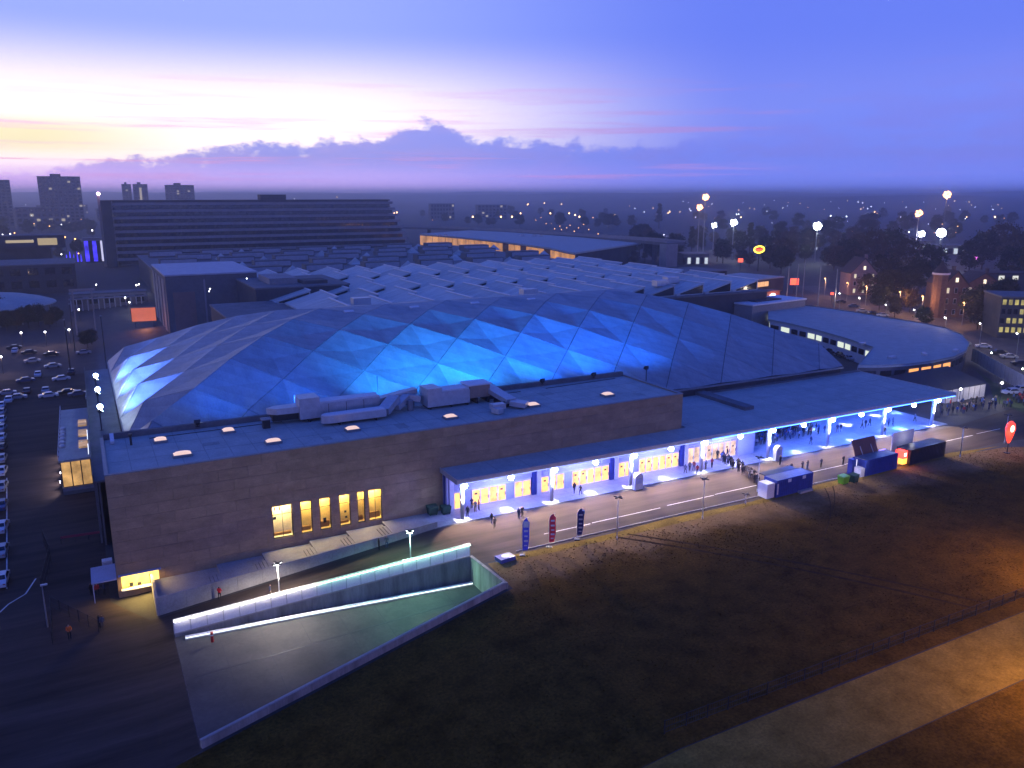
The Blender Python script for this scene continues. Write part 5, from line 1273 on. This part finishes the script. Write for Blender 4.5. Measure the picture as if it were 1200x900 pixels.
plant(772, 268, 3, 1.9, 'standing above the belt near the bridge end', 'trees of the belt beyond the sheds'); plant(878, 300, 3, 1.4, 'beside the white floodlight mast', 'trees of the belt beyond the sheds')
for k in range(26):
    x = R1.uniform(470, 740); y = R1.uniform(252, 268)
    plant(x, y, R1.choice((0, 1, 2)), R1.uniform(.9, 1.4), 'in the far line beyond the round hall', 'trees beyond the round hall')
for x, y, s_ in ((8, 388, .5), (20, 386, .55), (34, 384, .5), (46, 383, .5), (58, 384, .45), (2, 378, .6), (66, 380, .45), (108, 404, .4), (103, 408, .35), (92, 300, .9), (12, 300, 1.0), (48, 296, 1.0), (70, 304, .8), (5, 285, 1.2)):
    plant(x, y, R1.choice((0, 1, 2)), s_, 'beside the disc roofed building and the left car park', 'trees at the left car park')
for k in range(24):
    x = R1.uniform(-10, 130); y = R1.uniform(254, 278)
    plant(x, y, R1.choice((0, 1, 2)), R1.uniform(.9, 1.3), 'among the distant buildings by the tower blocks', 'trees by the tower blocks')
for k in range(40):
    x = R1.uniform(800, 1210); y = R1.uniform(252, 284)
    plant(x, y, R1.choice((0, 1, 4)), R1.uniform(.9, 1.4), 'across the far valley on the right', 'trees across the far valley')

# ------------------------------------------------------------------ buildings behind the hall
def block(name, label, cat, P, rz, L, W_, H_, m, roofm=roof_felt_d, win=None, rows=0, cols=0, lit=.1, litm=win_far, wz0=1.2, group=None, depth_rows=True):
    t = thing(name, label, cat, P, rz, group)
    MB().bx(0, L, 0, W_, -1, H_).build('wall', m, t); MB().bx(-.3, L + .3, -.3, W_ + .3, H_, H_ + .5).build('roof', roofm, t)
    if rows:
        fh = (H_ - wz0) / rows
        for j in range(rows):
            for i in range(cols):
                x = L * (i + .2) / cols
                MB().bx(x, x + L * .6 / cols, -.12, -.02, wz0 + j * fh + fh * .25, wz0 + j * fh + fh * .8).build('window', litm if random.random() < lit else glass_d, t)
            if depth_rows:
                for i in range(max(2, cols // 2)):
                    n = max(2, cols // 2); y = W_ * (i + .2) / n
                    MB().bx(-.12, -.02, y, y + W_ * .6 / n, wz0 + j * fh + fh * .25, wz0 + j * fh + fh * .8).build('window', litm if random.random() < lit else glass_d, t)
    return t
# saw-tooth exhibition hall
t = thing('sawtooth_hall', 'large exhibition hall with rows of pale saw tooth roof sheds', 'building', (52, 212, 0))
NX, NY = 13, 6
MB().bx(-1, 163, 0, 126, -1, 11.4).build('wall', dark_b, t)
MB().bx(-1.4, 163.4, -.4, 126.4, 11.4, 11.9).build('roof_deck', roof_felt_d, t)
for j in range(NY):
    for i in range(NX):
        x0 = i * 12.4 + (j % 2) * 3.0; y0 = 2 + j * 20.6
        s = MB(); a, b, y1 = x0, x0 + 11.4, y0 + 19.4
        s.add([(a, y0, 11.9), (b, y0, 11.9), (b, y0, 15.6), (a, y0, 12.4), (a, y1, 11.9), (b, y1, 11.9), (b, y1, 15.6), (a, y1, 12.4)], [(0, 1, 2, 3), (7, 6, 5, 4), (3, 2, 6, 7), (1, 5, 6, 2), (0, 3, 7, 4), (0, 4, 5, 1)])
        sh = s.build('roof_shed', shed_m, t)
        MB().bx(b - .35, b + .25, y0 - .2, y1 + .2, 15.6, 15.85).build('ridge_cap', white_p, sh)
        MB().add([(a + 1.5, y0 - .04, 12.2), (b - .4, y0 - .04, 12.2), (b - .4, y0 - .04, 15.0), (a + 1.5, y0 - .04, 12.6)], [(0, 1, 2, 3)]).build('gable_glazing', glass_d, sh)
for u, v in ((14, 6), (66, 3), (118, 5), (128, 12)):
    MB().bx(u, u + 5, v, v + 3, 15.0, 17.0).build('roof_plant', galv, t)
# hall with roof monitors
t = thing('monitor_hall', 'flat exhibition hall covered with box shaped roof monitors', 'building', (30, 352, 0))
MB().bx(0, 196, 0, 158, -1, 11).build('wall', dark_b, t); MB().bx(-.5, 196.5, -.5, 158.5, 11, 11.5).build('roof', roof_felt_d, t)
for j in range(5):
    for i in range(7):
        x = 4 + i * 27 + (j % 2) * 11; y = 8 + j * 31
        m_ = MB().bx(x, x + 17, y, y + 7, 11.5, 15.0).build('roof_monitor', mid_b, t)
        MB().bx(x + .4, x + 16.6, y - .12, y - .02, 12.4, 14.5).build('monitor_window', mat('pale_blind', (.36, .37, .40), .5), m_)
        if (i + j) % 2:
            MB().add([(x + 19, y, 11.5), (x + 25, y, 11.5), (x + 25, y + 6, 11.5), (x + 19, y + 6, 11.5), (x + 22, y + 3, 14.8)], [(0, 1, 4), (1, 2, 4), (2, 3, 4), (3, 0, 4), (3, 2, 1, 0)]).build('pyramid_light', shed_m, t)
# stepped slab office
SL = at(130, 311, 0); 
t = thing('slab_office', 'long dark stepped office block with banded floors behind the halls', 'building', (SL.x, SL.y, 0))
SLEN, SW, SH = 214, 34, 40.5
MB().bx(6, SLEN - 22, 2, SW, -1, SH).build('core_wall', dark_b, t)
for k in range(9):
    z = k * 4.45; ex = 16 - k * 1.9
    MB().bx(4, SLEN - 20 + ex, .6, SW + .5, z + 2.6, z + 4.3).build('floor_band', pale_b, t)
    MB().bx(5, SLEN - 22 + ex, 1.4, SW, z + .2, z + 2.6).build('window_band', glass_d, t)
MB().bx(-2, 4, -2, SW + 1, -1, SH + .8).build('stair_tower', dark_b, t); MB().bx(-3.4, -2, 4, 10, -1, SH + 4).build('fin', pale_b, t)
MB().bx(2, SLEN - 21, 1.2, SW + .6, SH, SH + .9).build('parapet', dark_b, t)
MB().bx(100, 118, 10, 20, SH + .9, SH + 4.5).build('lift_house', dark_b, t)
lt = MB(); lt.ball((-2.6, 2, SH + 5), 1.1, 8, 5); lt.build('beacon', emis('beacon_pink', (1.0, .55, .85), 14, False), t)
# dark hall block left of the sheds
t = block('scene_tower', 'tall dark hall block with pale blue flat roof', 'building', (25, 296, -DROP), 0, 30, 50, 21.5, mid_b, mat('pale_roof', (.42, .44, .48), .6), None)
for k in range(4): MB().bx(-.3, -.02, 5 + k * 12, 12 + k * 12, 1, 20).build('wall_bay', pale_b, t)
MB().bx(2, 9, -.25, -.02, 1, 16).build('lit_bay', mat('brown_bay', (.2, .12, .1), .8), t)
MB().bx(12, 12.6, -.2, -.02, 3, 20).build('pilaster', pale_b, t)
t = block('low_hall', 'dark flat roofed hall wing in front of the tall block', 'building', (48, 262, -1), 0, 30, 34, 17.0, dark_b, roof_felt_d)
MB().bx(6, 15, 8, 26, 17.5, 19.4).build('plant_room', pale_b, t)
MB().bx(16, 24, 4, 12, 17.5, 18.6).build('plant_room', dark_b, t)
t = block('link_wing', 'low dark connecting wing between the sheds and the arena', 'building', (34, 222, -2), 0, 18, 38, 14.0, dark_b, roof_felt_d)
for (x, y) in ((252, 358), (245, 341), (289, 326), (300, 338), (246, 338), (338, 333)):
    P = atd(x, y, 285); t = thing('wall_lamp', 'small white wall lamp on the dark hall blocks', 'wall light', P, 0, 'wall lamps on the dark halls')
    MB().box((0, 0, 0), (.5, .3, .3)).build('housing', dark_metal, t); MB().ball((0, -.2, -.1), .16, 6, 4).build('lens', lamp_white, t)
# round hall lit orange
t = thing('round_hall', 'wide low round ended hall with orange lit facade under a flat roof', 'building', (*at(600, 296, 0)[:2], 0))
o0 = Vector(t.location)
ctr = [at(x, y, 12) - o0 - Vector((0, 0, 12)) for x, y in ((492, 276), (530, 279), (570, 283), (610, 288), (645, 293), (667, 298), (674, 299))]
back = [p + Vector((90, 60, 0)) for p in ctr]
poly = [(p.x, p.y) for p in ctr] + [(p.x, p.y) for p in reversed(back)]
MB().prism(poly, 12.4, 13.4).build('roof', roof_felt, t)
MB().prism([(x * .96 + 3, y * .96 + 3) for x, y in poly], -1, 12.4).build('wall', dark_b, t)
for k in range(len(ctr) - 1):
    a, b = ctr[k], ctr[k + 1]; d = (b - a).normalized(); n = max(1, int((b - a).length / 9))
    for j in range(n):
        p = a.lerp(b, (j + .05) / n); q = a.lerp(b, (j + .95) / n)
        if (k, j % 4) in ((2, 3), (3, 0)): continue
        MB().bar(p + Vector((0, 0, 8.2)), q + Vector((0, 0, 8.2)), .3, 7.6).build('lit_bay', orange_glow, t)
# elevated road
t = thing('elevated_road', 'long elevated road deck on piers crossing behind the halls', 'viaduct', (*at(785, 312, 0)[:2], 0))
o0 = Vector(t.location); vpts = [atd(x, y, d) - o0 for x, y, d in ((452, 266, 830), (520, 268, 790), (600, 272, 720), (690, 278, 630), (760, 283, 560), (792, 286, 535))]
for a, b in zip(vpts, vpts[1:]):
    MB().bar(a, b, 14, 1.8).build('deck', mid_b, t); dd = (b - a).cross(Vector((0, 0, 1))).normalized() * 7
    for s_ in (-1, 1): MB().bar(a + dd * s_ + Vector((0, 0, 1.6)), b + dd * s_ + Vector((0, 0, 1.6)), .3, 1.2).build('barrier', pale_b, t)
    for k in (.25, .75): p = a.lerp(b, k); MB().bar(Vector((p.x, p.y, -1)), p - Vector((0, 0, .9)), 3, 2).build('pier', mid_b, t)
e = vpts[-1]; MB().bar(Vector((e.x - 4, e.y + 2, -1)), Vector((e.x - 4, e.y + 2, e.z)), 9, 7).build('abutment', pale_b, t)
for x, y in ((515, 278), (522, 278), (612, 281), (626, 282), (634, 281), (780, 283)):
    P = atd(x, y, 640); put_car(Vector((P.x, P.y, 13.4)), .2, 0, 'on the roof deck of the round hall', 'cars on the round hall roof')

# ------------------------------------------------------------------ left background
t = thing('disc_building', 'low round pavilion with a shallow blue disc roof', 'building', (-36, 378, -DROP))
prof = [(0, 10.5), (8, 10.2), (16, 9.2), (22, 7.8), (26, 6.4), (26.4, 6.0), (25, 5.7)]; s = MB(); NS = 40
for r_, z in prof:
    for k in range(NS): a = 2 * math.pi * k / NS; s.v.append((r_ * math.cos(a) + .001 * k, r_ * math.sin(a), z))
for j in range(len(prof) - 1):
    for k in range(NS): s.f.append((j * NS + k, j * NS + (k + 1) % NS, (j + 1) * NS + (k + 1) % NS, (j + 1) * NS + k)); s.m.append(0)
s.build('roof', roof_felt, t, smooth=True)
MB().tube((0, 0, 0), (0, 0, 6.2), 19, 19, 32).build('wall', dark_b, t)
for k in range(20): a = 2 * math.pi * k / 20; MB().tube((25 * math.cos(a), 25 * math.sin(a), 0), (24.6 * math.cos(a), 24.6 * math.sin(a), 6.2), .2).build('column', grey_metal, t)
block('terrace_building', 'dark stepped building behind the disc roofed pavilion', 'building', (-62, 470, -DROP), 0, 60, 40, 14, dark_b, roof_felt_d, None, 2, 8, 0)
block('flat_building', 'long dark low building with one lit upper window strip', 'building', (-80, 560, -DROP), 0, 66, 40, 19, dark_b, roof_felt_d)
t = block('lit_pavilion', 'small upper pavilion with a bright warm window', 'building', (-40, 555, 15.5), 0, 34, 14, 6, dark_b, roof_felt_d)
MB().bx(4, 18, -.2, -.05, 2.2, 3.8).build('window_strip', emis('strip_warm', (1, .8, .5), .5, False), t); MB().bx(20, 30, -.2, -.05, 0.6, 4.6).build('window', emis('pane_warm', (1.0, .78, .42), .45, False), t)
t = block('gate_house', 'pale gate building with a colonnade at the end of the left street', 'building', (-5, 392, -DROP), 0, 30, 9, 6.5, pale_b, roof_felt_d, None, 1, 5, 0)
for k in range(14): MB().bx(k * 2.1, k * 2.1 + .4, -3.0, -2.6, -.2, 4.8).build('column', wall_w, t)
MB().bx(-.5, 30, -3.3, -.4, 4.8, 5.2).build('colonnade_roof', pale_b, t)
t = thing('footbridge_gantry', 'tall pale gantry frame in the left street', 'gantry', (*on(102, 392)[:2], -DROP))
for x in (-3, 3): MB().tube((x, 0, 0), (x, 0, 16), .3, .25).build('leg', pale_b, t)
MB().bx(-4, 4, -.4, .4, 15.4, 16.2).build('beam', pale_b, t)
P = on(170, 384); t = thing('billboard', 'orange lit rectangular billboard beside the tall hall block', 'billboard', P, R(-8))
MB().bx(-4.2, 4.2, 0, .4, 2.2, 7.4).build('frame', dark_metal, t); MB().bx(-4.0, 4.0, -.1, -.02, 2.4, 7.2).build('panel', emis('billboard_orange', (1.0, .22, .10), .62, True, .1, .3), t)
for x in (-3, 3): MB().tube((x, .2, 0), (x, .2, 2.2), .15).build('leg', dark_metal, t)
light('AREA', 'glow', t, (0, -1.2, 3.2), 700, (1.0, .36, .14), (0, -12, 0), r=1.0)
P = at(117, 306, 0); t = thing('blue_fountain_pavilion', 'small pavilion lit deep blue beside the slab office', 'building', (P.x, P.y, 0))
bl = emis('deep_blue_light', (.06, .04, 1.0), 1.3, False, .6, .25)
MB().bx(-9, 9, 0, 10, 14, 16).build('roof', pale_b, t)
for k in range(4): MB().bx(-8.5 + k * 5, -6 + k * 5, -.2, 0.0, 0, 14).build('lit_panel', bl if k != 2 else emis('white_panel', (.7, .7, 1), 1.0, False), t)
MB().bx(-8.8, 8.8, .1, 9.5, -1, 14).build('wall', dark_b, t)
for k in range(5): MB().tube((-20 + k * 2.2, 2, 0), (-20 + k * 2.2, 2, 5 + 2 * (k % 2)), .5, .2).build('jet', bl, t)
# car-park lamps on the left
gl = thing('ball_lamp', 'lamp', 'street lamp'); MB().tube((0, 0, 0), (0, 0, 4.6), .09, .06, 6).build('pole', dark_metal, gl); MB().ball((0, 0, 4.8), .27, 8, 6).build('globe', lamp_white, gl)
for x, y in ((0, 403), (27, 402), (55, 401), (83, 398), (4, 433), (75, 331), (143, 352), (148, 357), (153, 363), (114, 340), (16, 361), (94, 372), (164, 340), (161, 341), (138, 348)):
    P = on(x, y + 5); o = place(gl, P, 0, 'white ball lamp on a short post around the left car park', 'ball lamps of the left car park')
    if y > 390 or x > 138: light('POINT', 'glow', o, (0, -.3, 4.3), 260, (1.0, .62, .42) if y > 390 else (.75, 1.0, .75), r=.2)
fp = thing('flag_pole', 'pole', 'flagpole'); MB().tube((0, 0, 0), (0, 0, 15), .2, .1).build('pole', dark_metal, fp); MB().ball((0, 0, 15.1), .25, 6, 4).build('finial', grey_metal, fp)
for x, y in ((83, 438), (88, 412), (125, 432)): place(fp, on(x, y), 0, 'tall dark mast standing in the left car park', 'masts of the left car park')
# tower blocks
for k, (x0, x1, ytop, d, lab) in enumerate(((-14, 18, 211, 1450, 'tower block at the far left of the skyline with flat top'), (50, 100, 207, 1400, 'broad tower block in hazy violet beside the flat topped one'), (147, 158, 216, 1750, 'slim dark tower paired with a lit one'), (160, 177, 216, 1700, 'slim tower with a bright lit stair column'), (197, 231, 217, 1650, 'wide tower block rising behind the slab office'))):
    a = atd(x0, 262, d); b = atd(x1, 262, d); Hh = atd((x0 + x1) / 2, ytop, d).z
    L = (b - a).length; rz = math.atan2(b.y - a.y, b.x - a.x)
    cols = max(3, int(L / 6)); t = block('tower_block', lab, 'tower block', (a.x, a.y, 0), rz, L, 22, Hh, mat('tower_wall', (.13, .12, .13), .85, var=.1, scale=.02), roof_felt_d, None, 14, cols, .05, group='tower blocks on the skyline', depth_rows=False)
    MB().bx(L * .3, L * .55, 6, 14, Hh + .5, Hh + 4).build('lift_house', dark_b, t)
    for i in range(1, cols): MB().bx(L * i / cols - .4, L * i / cols + .4, -.7, -.13, 0, Hh).build('pilaster', mid_b, t)
    if k == 3: MB().bx(L * .42, L * .58, -.75, -.72, 22, Hh - 6).build('stair_light', win_far, t)
for k in range(16):                             # low blocks of the far town
    x = (20, 115, 240, 268, 300, 330, 360, 395, 430, 130, 20, 505, 560, 335, 45, 85)[k]; d = R1.uniform(1200, 2300)
    P = atd(x, 262, d); block('far_block', 'low block of flats in the hazy far town', 'building', (P.x, P.y, 0), R1.uniform(-.3, .5), R1.uniform(30, 70), 18, R1.uniform(14, 34), mid_b, roof_felt_d, None, 4, 8, .12, group='low blocks of the far town', depth_rows=False)

# ------------------------------------------------------------------ right background
def gable_house(label, P, rz, L, W_, H_, RH, m, litp, tower=False):
    t = thing('brick_house', label, 'house', P, rz)
    MB().add([(0, 0, -1), (L, 0, -1), (L, W_, -1), (0, W_, -1), (0, 0, H_), (L, 0, H_), (L, W_, H_), (0, W_, H_), (L / 2, 0, H_ + RH), (L / 2, W_, H_ + RH)], [(0, 1, 5, 8, 4), (2, 3, 7, 9, 6), (1, 2, 6, 5), (3, 0, 4, 7), (4, 8, 9, 7), (5, 6, 9, 8), (3, 2, 1, 0)]).build('wall', m, t)
    r_ = MB()
    for s_ in (0, 1):
        x0 = -.4 if s_ == 0 else L + .4; a = [(x0, -.4, H_ - .2), (L / 2, -.4, H_ + RH + .25), (L / 2, W_ + .4, H_ + RH + .25), (x0, W_ + .4, H_ - .2)]
        r_.add(a + [(x, y, z + .25) for x, y, z in a], [(0, 1, 2, 3), (7, 6, 5, 4), (0, 4, 5, 1), (1, 5, 6, 2), (2, 6, 7, 3), (3, 7, 4, 0)])
    rf_ = r_.build('roof', roof_t, t); MB().bx(L * .75, L * .75 + 1, W_ * .6, W_ * .6 + 1.2, H_, H_ + RH + 1.5).build('chimney', m, rf_)
    for j in range(3):
        for i in range(3):
            x = L * (i + .5) / 3 - .5; z = 1.2 + j * (H_ / 3)
            f = MB().bx(x - .08, x + 1.08, -.12, -.02, z - .1, z + 1.9).build('window', wall_w, t); MB().bx(x, x + 1, -.16, -.125, z, z + 1.8).build('pane', emis('house_window', (1, .86, .6), .8, False) if random.random() < litp else glass_d, f)
    MB().bx(L / 2 - .5, L / 2 + .5, -.14, -.02, H_ + RH * .25, H_ + RH * .25 + 1.6).build('gable_window', emis('gable_window', (1.0, .85, .62), 1.6, False), t)
    if tower:
        MB().tube((-1.0, 1.2, -1), (-1.0, 1.2, H_ + 4), 2.6, 2.6, 12).build('turret', m, t); MB().tube((-1.0, 1.2, H_ + 4), (-1.0, 1.2, H_ + 4.7), 3.1, 3.1, 12).build('turret_cornice', wall_w, t); MB().tube((-1.0, 1.2, H_ + 4.7), (-1.0, 1.2, H_ + 9), 2.9, .1, 12).build('turret_roof', roof_t, t)
    return t
pink_brick = mat('pink_brick', (.34, .22, .19), .85, var=.15, scale=.8)
gable_house('pale gabled house with lit attic window among the trees', Vector((*on(995, 346)[:2], 0)), R(-28), 12, 12, 10, 6.5, pink_brick, .4)
gable_house('red brick house with corner turret and pointed gable', Vector((*on(1102, 372)[:2], 0)), R(-30), 9, 14, 12, 5, brick_m, .15, True)
gable_house('brick house with dormer lights right of the turreted one', Vector((*on(1125, 366)[:2], 0)), R(-30), 16, 12, 10, 5, brick_m, .5)
t = block('yellow_office', 'office block with yellow lit window bands at the right street', 'building', on(1168, 396), R(-40), 30, 16, 13, dark_b, roof_felt_d, None, 4, 17, .8, emis('yellow_office_window', (1.0, .85, .25), .45, False, .6, .3), depth_rows=False)
for k in range(4):
    P = on(1172, 340); MB
t = block('dormer_terrace', 'dark terrace with a row of lit dormer windows', 'building', Vector((*on(1140, 350)[:2], 0)), R(-30), 30, 10, 11, dark_b, roof_t)
for k in range(4): MB().bx(4 + k * 6, 6.4 + k * 6, -.2, -.02, 8.2, 10.2).build('dormer_window', emis('dormer', (.95, .95, .85), .9, False), t)
t = block('retail_strip', 'long low shop strip with an orange lit window band beyond the arena', 'building', (*at(806, 356, 0)[:2], 0), R(12), 72, 24, 6.5, dark_b, roof_felt)
for k in range(16): MB().bx(2 + k * 3.6, 5.2 + k * 3.6, -.2, -.02, 3.4, 5.6).build('shop_window', emis('shop_amber', (1.0, .50, .22), 1.1, False), t)
P = at(905, 351, 4); t = thing('shop_sign', 'red brown sign cube with a white lit emblem on the shop strip end', 'sign', (P.x, P.y, 0))
MB().bx(-4, 4, 0, 5, 0, 7.5).build('cube', mat('sign_brown', (.30, .09, .05), .6), t); MB().ball((0, -.1, 5.5), 1.3, 10, 6, sq=(1.3, .2, .8)).build('emblem', emis('emblem_white', (1, .85, .9), 6, False), t)
light('POINT', 'glow', t, (0, -3, 5), 900, (1.0, .5, .4))
t = block('dark_depot', 'black flat depot with a small green lit sign', 'building', (*at(790, 352, 0)[:2], 0), R(8), 34, 20, 11, mat('black_clad', (.012, .012, .015), .8), roof_felt_d)
MB().bx(10, 13.5, -.3, -.02, 3.0, 6.5).build('green_sign', emis('green_sign', (.35, .9, .12), 1.4, False), t)
t = block('flat_store', 'pale flat roofed store with white roof edges beside the arena end', 'building', Vector((*on(880, 386)[:2], 0)), R(8), 30, 12, 8, pale_b, white_p)
MB().bx(6, 20, 3, 9, 8.5, 8.9).build('roof_well', dark_b, t)
P = at(888, 318, 0); t = thing('neon_sign', 'oval red and yellow neon sign on a tall post', 'sign', (P.x, P.y, 0))
MB().tube((0, 0, 0), (0, 0, 11), .3).build('post', dark_metal, t)
n_ = MB()
for k in range(20):
    a, b = 2 * math.pi * k / 20, 2 * math.pi * (k + 1) / 20
    n_.tube((math.cos(a) * 4, 0, 13 + math.sin(a) * 1.9), (math.cos(b) * 4, 0, 13 + math.sin(b) * 1.9), .4, .4, 6)
n_.build('neon_ring', yellow_glow, t); MB().box((0, 0, 12.6), (5.6, .3, 1.6)).build('neon_face', emis('neon_red', (1.0, .06, .02), 4, False), t)
for x, y, col, lab, sz in ((867, 305, 'r', 'small red and white lit sign beyond the shop strip', 2.2), (930, 330, 'r', 'red lit panel sign beside the poles', 3.0), (1142, 303, 'm', 'magenta lit sign beyond the grove', 2.6), (974, 344, 'r', 'red traffic light glow by the street', 1.0), (1130, 288, 'r', 'red light over the far car park', 1.6)):
    P = on(x, y + 14); t = thing('lit_sign', lab, 'sign', P); hh = atd(x, y, math.hypot(P.x, P.y)).z
    MB().tube((0, 0, 0), (0, 0, hh), .12).build('post', dark_metal, t); MB().box((0, 0, hh), (sz * 1.3, .3, sz), -YAW).build('face', emis('sign_red' if col == 'r' else 'sign_magenta', (1.0, .10, .05) if col == 'r' else (1.0, .2, .9), 2.5 if col == 'r' else 9, False), t)
pol = thing('bare_pole', 'p', 'pole'); MB().tube((0, 0, 0), (0, 0, 17), .28, .16).build('pole', grey_metal, pol); MB().tube((0, 0, 0), (0, 0, .4), .6, .6).build('foot', concrete_d, pol)
for x, y in ((921, 362), (940, 352), (958, 360), (977, 366), (932, 358)): place(pol, on(x, y), 0, 'tall bare pole beside the crescent building', 'tall poles by the crescent building')
# car park wash under the white masts, far right
for x0, x1, y, lab in ((1068, 1095, 287, 'bright far shop front under the white mast'), (1098, 1135, 293, 'far car showroom lit white beyond the grove'), (936, 958, 288, 'far pale shed below a white mast'), (800, 830, 305, 'dark shed behind the tree belt')):
    P = on(x0, y + 6); Q = on(x1, y + 6)
    t = block('far_shop', lab, 'building', P, math.atan2(Q.y - P.y, Q.x - P.x), (Q - P).length, 20, 7, mid_b, roof_felt_d)
    for k in range(6): MB().bx((Q - P).length * (k + .1) / 6, (Q - P).length * (k + .8) / 6, -.3, -.03, 1, 5).build('shop_window', emis('shop_white', (.8, .9, 1.0), .8, False) if k % 2 else glass_d, t)
# floodlight masts
def mast(label, x, y, d, lens, power, col, n=8, r_=.5):
    P = atd(x, y, d); t = thing('light_mast', label, 'floodlight mast', (P.x, P.y, 0))
    h = P.z; MB().tube((0, 0, 0), (0, 0, h), .5, .22, 8).build('mast', grey_metal, t); MB().tube((0, 0, h - .12), (0, 0, h + .12), 1.1, 1.1, 12).build('ring', dark_metal, t)
    for k in range(n + 4):
        zz = 1 - 2 * (k + .5) / (n + 4); a = k * 2.4; q = math.sqrt(1 - zz * zz) * 1.9
        MB().ball((math.cos(a) * q, math.sin(a) * q, h + zz * 1.8), r_ * 1.6, 8, 5).build('lamp', lens, t)
    light('POINT', 'glow', t, (0, 0, h - 1.4), power, col, r=1.0)
mast('tall orange floodlight mast above the tree belt', 827, 231, 640, mast_s, 30000, (1, .5, .2)); mast('shorter orange floodlight mast beside the tall one', 820, 243, 660, mast_s, 20000, (1, .5, .2), 6)
mast('white floodlight mast beside the pointed conifer', 860, 261, 600, mast_w, 30000, (.85, .93, 1), 6, .45); mast('white floodlight mast over the far pale shed', 958, 265, 590, mast_w, 45000, (.9, 1, .95), 8, .6)
mast('highest orange floodlight mast over the far valley', 1110, 228, 620, mast_s, 40000, (1, .5, .25), 8, .5); mast('orange floodlight mast lower down in the far valley', 1077, 250, 640, mast_s, 26000, (1, .42, .2), 6, .5)
mast('brightest white floodlight mast behind the grove', 1103, 273, 560, mast_w, 60000, (.85, .95, 1), 10, .62); mast('small violet white lamp mast beside the brightest mast', 1080, 274, 640, mast_w, 8000, (.8, .7, 1), 3, .4)
mast('small violet white lamp mast left of the white masts', 837, 264, 700, mast_w, 5000, (.7, .75, 1), 3, .35)
# far street lamps, one by one
flp_w = thing('far_street_lamp', 'x', 'street lamp'); MB().tube((0, 0, 0), (0, 0, 9), .12, .08, 5).build('pole', dark_metal, flp_w); MB().ball((0, 0, 9.2), .42, 6, 4).build('lens', lamp_far_w, flp_w)
flp_s = thing('far_street_lamp', 'x', 'street lamp'); MB().tube((0, 0, 0), (0, 0, 9), .12, .08, 5).build('pole', dark_metal, flp_s); MB().ball((0, 0, 9.2), .46, 6, 4).build('lens', lamp_far_s, flp_s)
flp_w2 = thing('far_street_lamp', 'x', 'street lamp'); MB().tube((0, 0, 0), (0, 0, 9), .12, .08, 5).build('pole', dark_metal, flp_w2); MB().ball((0, 0, 9.2), 1.0, 6, 4).build('lens', emis('town_lamp_white', (.92, .92, 1.0), 9, False), flp_w2)
flp_s2 = thing('far_street_lamp', 'x', 'street lamp'); MB().tube((0, 0, 0), (0, 0, 9), .12, .08, 5).build('pole', dark_metal, flp_s2); MB().ball((0, 0, 9.2), 1.1, 6, 4).build('lens', emis('town_lamp_sodium', (1.0, .55, .22), 9, False), flp_s2)
def far_lamp(x, y, sod, lab, grp, sc=1.0):
    d = 36.0 * 975 / max(2.0, y - HORIZON) if y > 240 else 2400
    d = min(d, 2500); P = atd(x, y, d); z = max(gz(P.x), P.z - 9.2 * sc) if d >= 2400 else gz(P.x)
    place((flp_s2 if sod else flp_w2) if d > 1300 else (flp_s if sod else flp_w), Vector((P.x, P.y, P.z - 9.2 * sc)), 0, lab, grp, sc)
for x, y in ((640, 262), (628, 258), (650, 268), (658, 269), (668, 264), (678, 267), (690, 269), (646, 262), (656, 265), (664, 267), (673, 271), (684, 263), (697, 275), (701, 274), (634, 255), (618, 240), (638, 238), (658, 239), (619, 239), (645, 250), (587, 254), (600, 254), (610, 250), (554, 254), (557, 255), (519, 244), (507, 258), (462, 250), (465, 249), (679, 254), (674, 252), (695, 255), (667, 250), (709, 255)):
    far_lamp(x, y, True, 'orange lamp strung along the far avenue beyond the viaduct', 'lamps of the far avenue', .9 if y > 256 else 1.3)
for k in range(95):
    x = R1.uniform(720, 1200); y = R1.choice((R1.uniform(231, 256), R1.uniform(236, 247), R1.uniform(250, 285)))
    far_lamp(x, y, R1.random() < .45, 'small lamp glinting in the dark far valley', 'lamps across the far valley', R1.uniform(.45, 1.0))
for x, y, s_ in ((3, 275, 1), (12, 274, 1), (17, 273, 1), (58, 265, 1), (72, 263, 1), (76, 278, 1.3), (66, 281, 1), (88, 280, 1.1), (108, 270, 1.4), (65, 281, 1), (99, 281, .8), (117, 242, .9), (120, 235, .9), (95, 257, .7), (78, 238, .7), (46, 250, .6), (285, 235, .8), (292, 235, .9), (345, 233, .8), (395, 231, .9), (72, 298, .7), (92, 297, .7), (40, 262, .8), (30, 240, .6), (118, 243, .8), (2, 255, .7)):
    far_lamp(x, y, x % 3 != 0, 'small warm lamp in the hazy town beneath the tower blocks', 'lamps of the town by the towers', s_)

# ------------------------------------------------------------------ evening haze
hz = MB(); hz.bx(-9100, 9100, -450, 9200, -9, 86)
ho = hz.build('haze', None); ho.data.materials.clear()
hmat = bpy.data.materials.new('haze_air'); hmat.use_nodes = True; hn = hmat.node_tree; hn.nodes.clear()
pvn = hn.nodes.new('ShaderNodeVolumePrincipled'); pvn.inputs['Density'].default_value = 0.00030; pvn.inputs['Color'].default_value = (.86, .89, .98, 1); pvn.inputs['Anisotropy'].default_value = 0.6
hout = hn.nodes.new('ShaderNodeOutputMaterial'); hn.links.new(pvn.outputs[0], hout.inputs['Volume'])
ho.data.materials.append(hmat); ho['kind'] = 'stuff'
for o in bpy.data.objects:
    if '_used' in o: del o['_used']
for o in list(bpy.data.objects):
    if o.get('label') in ('x', 'p', 'pole', 'lamp', 'car'):
        for c in o.children: bpy.data.objects.remove(c)
        bpy.data.objects.remove(o)
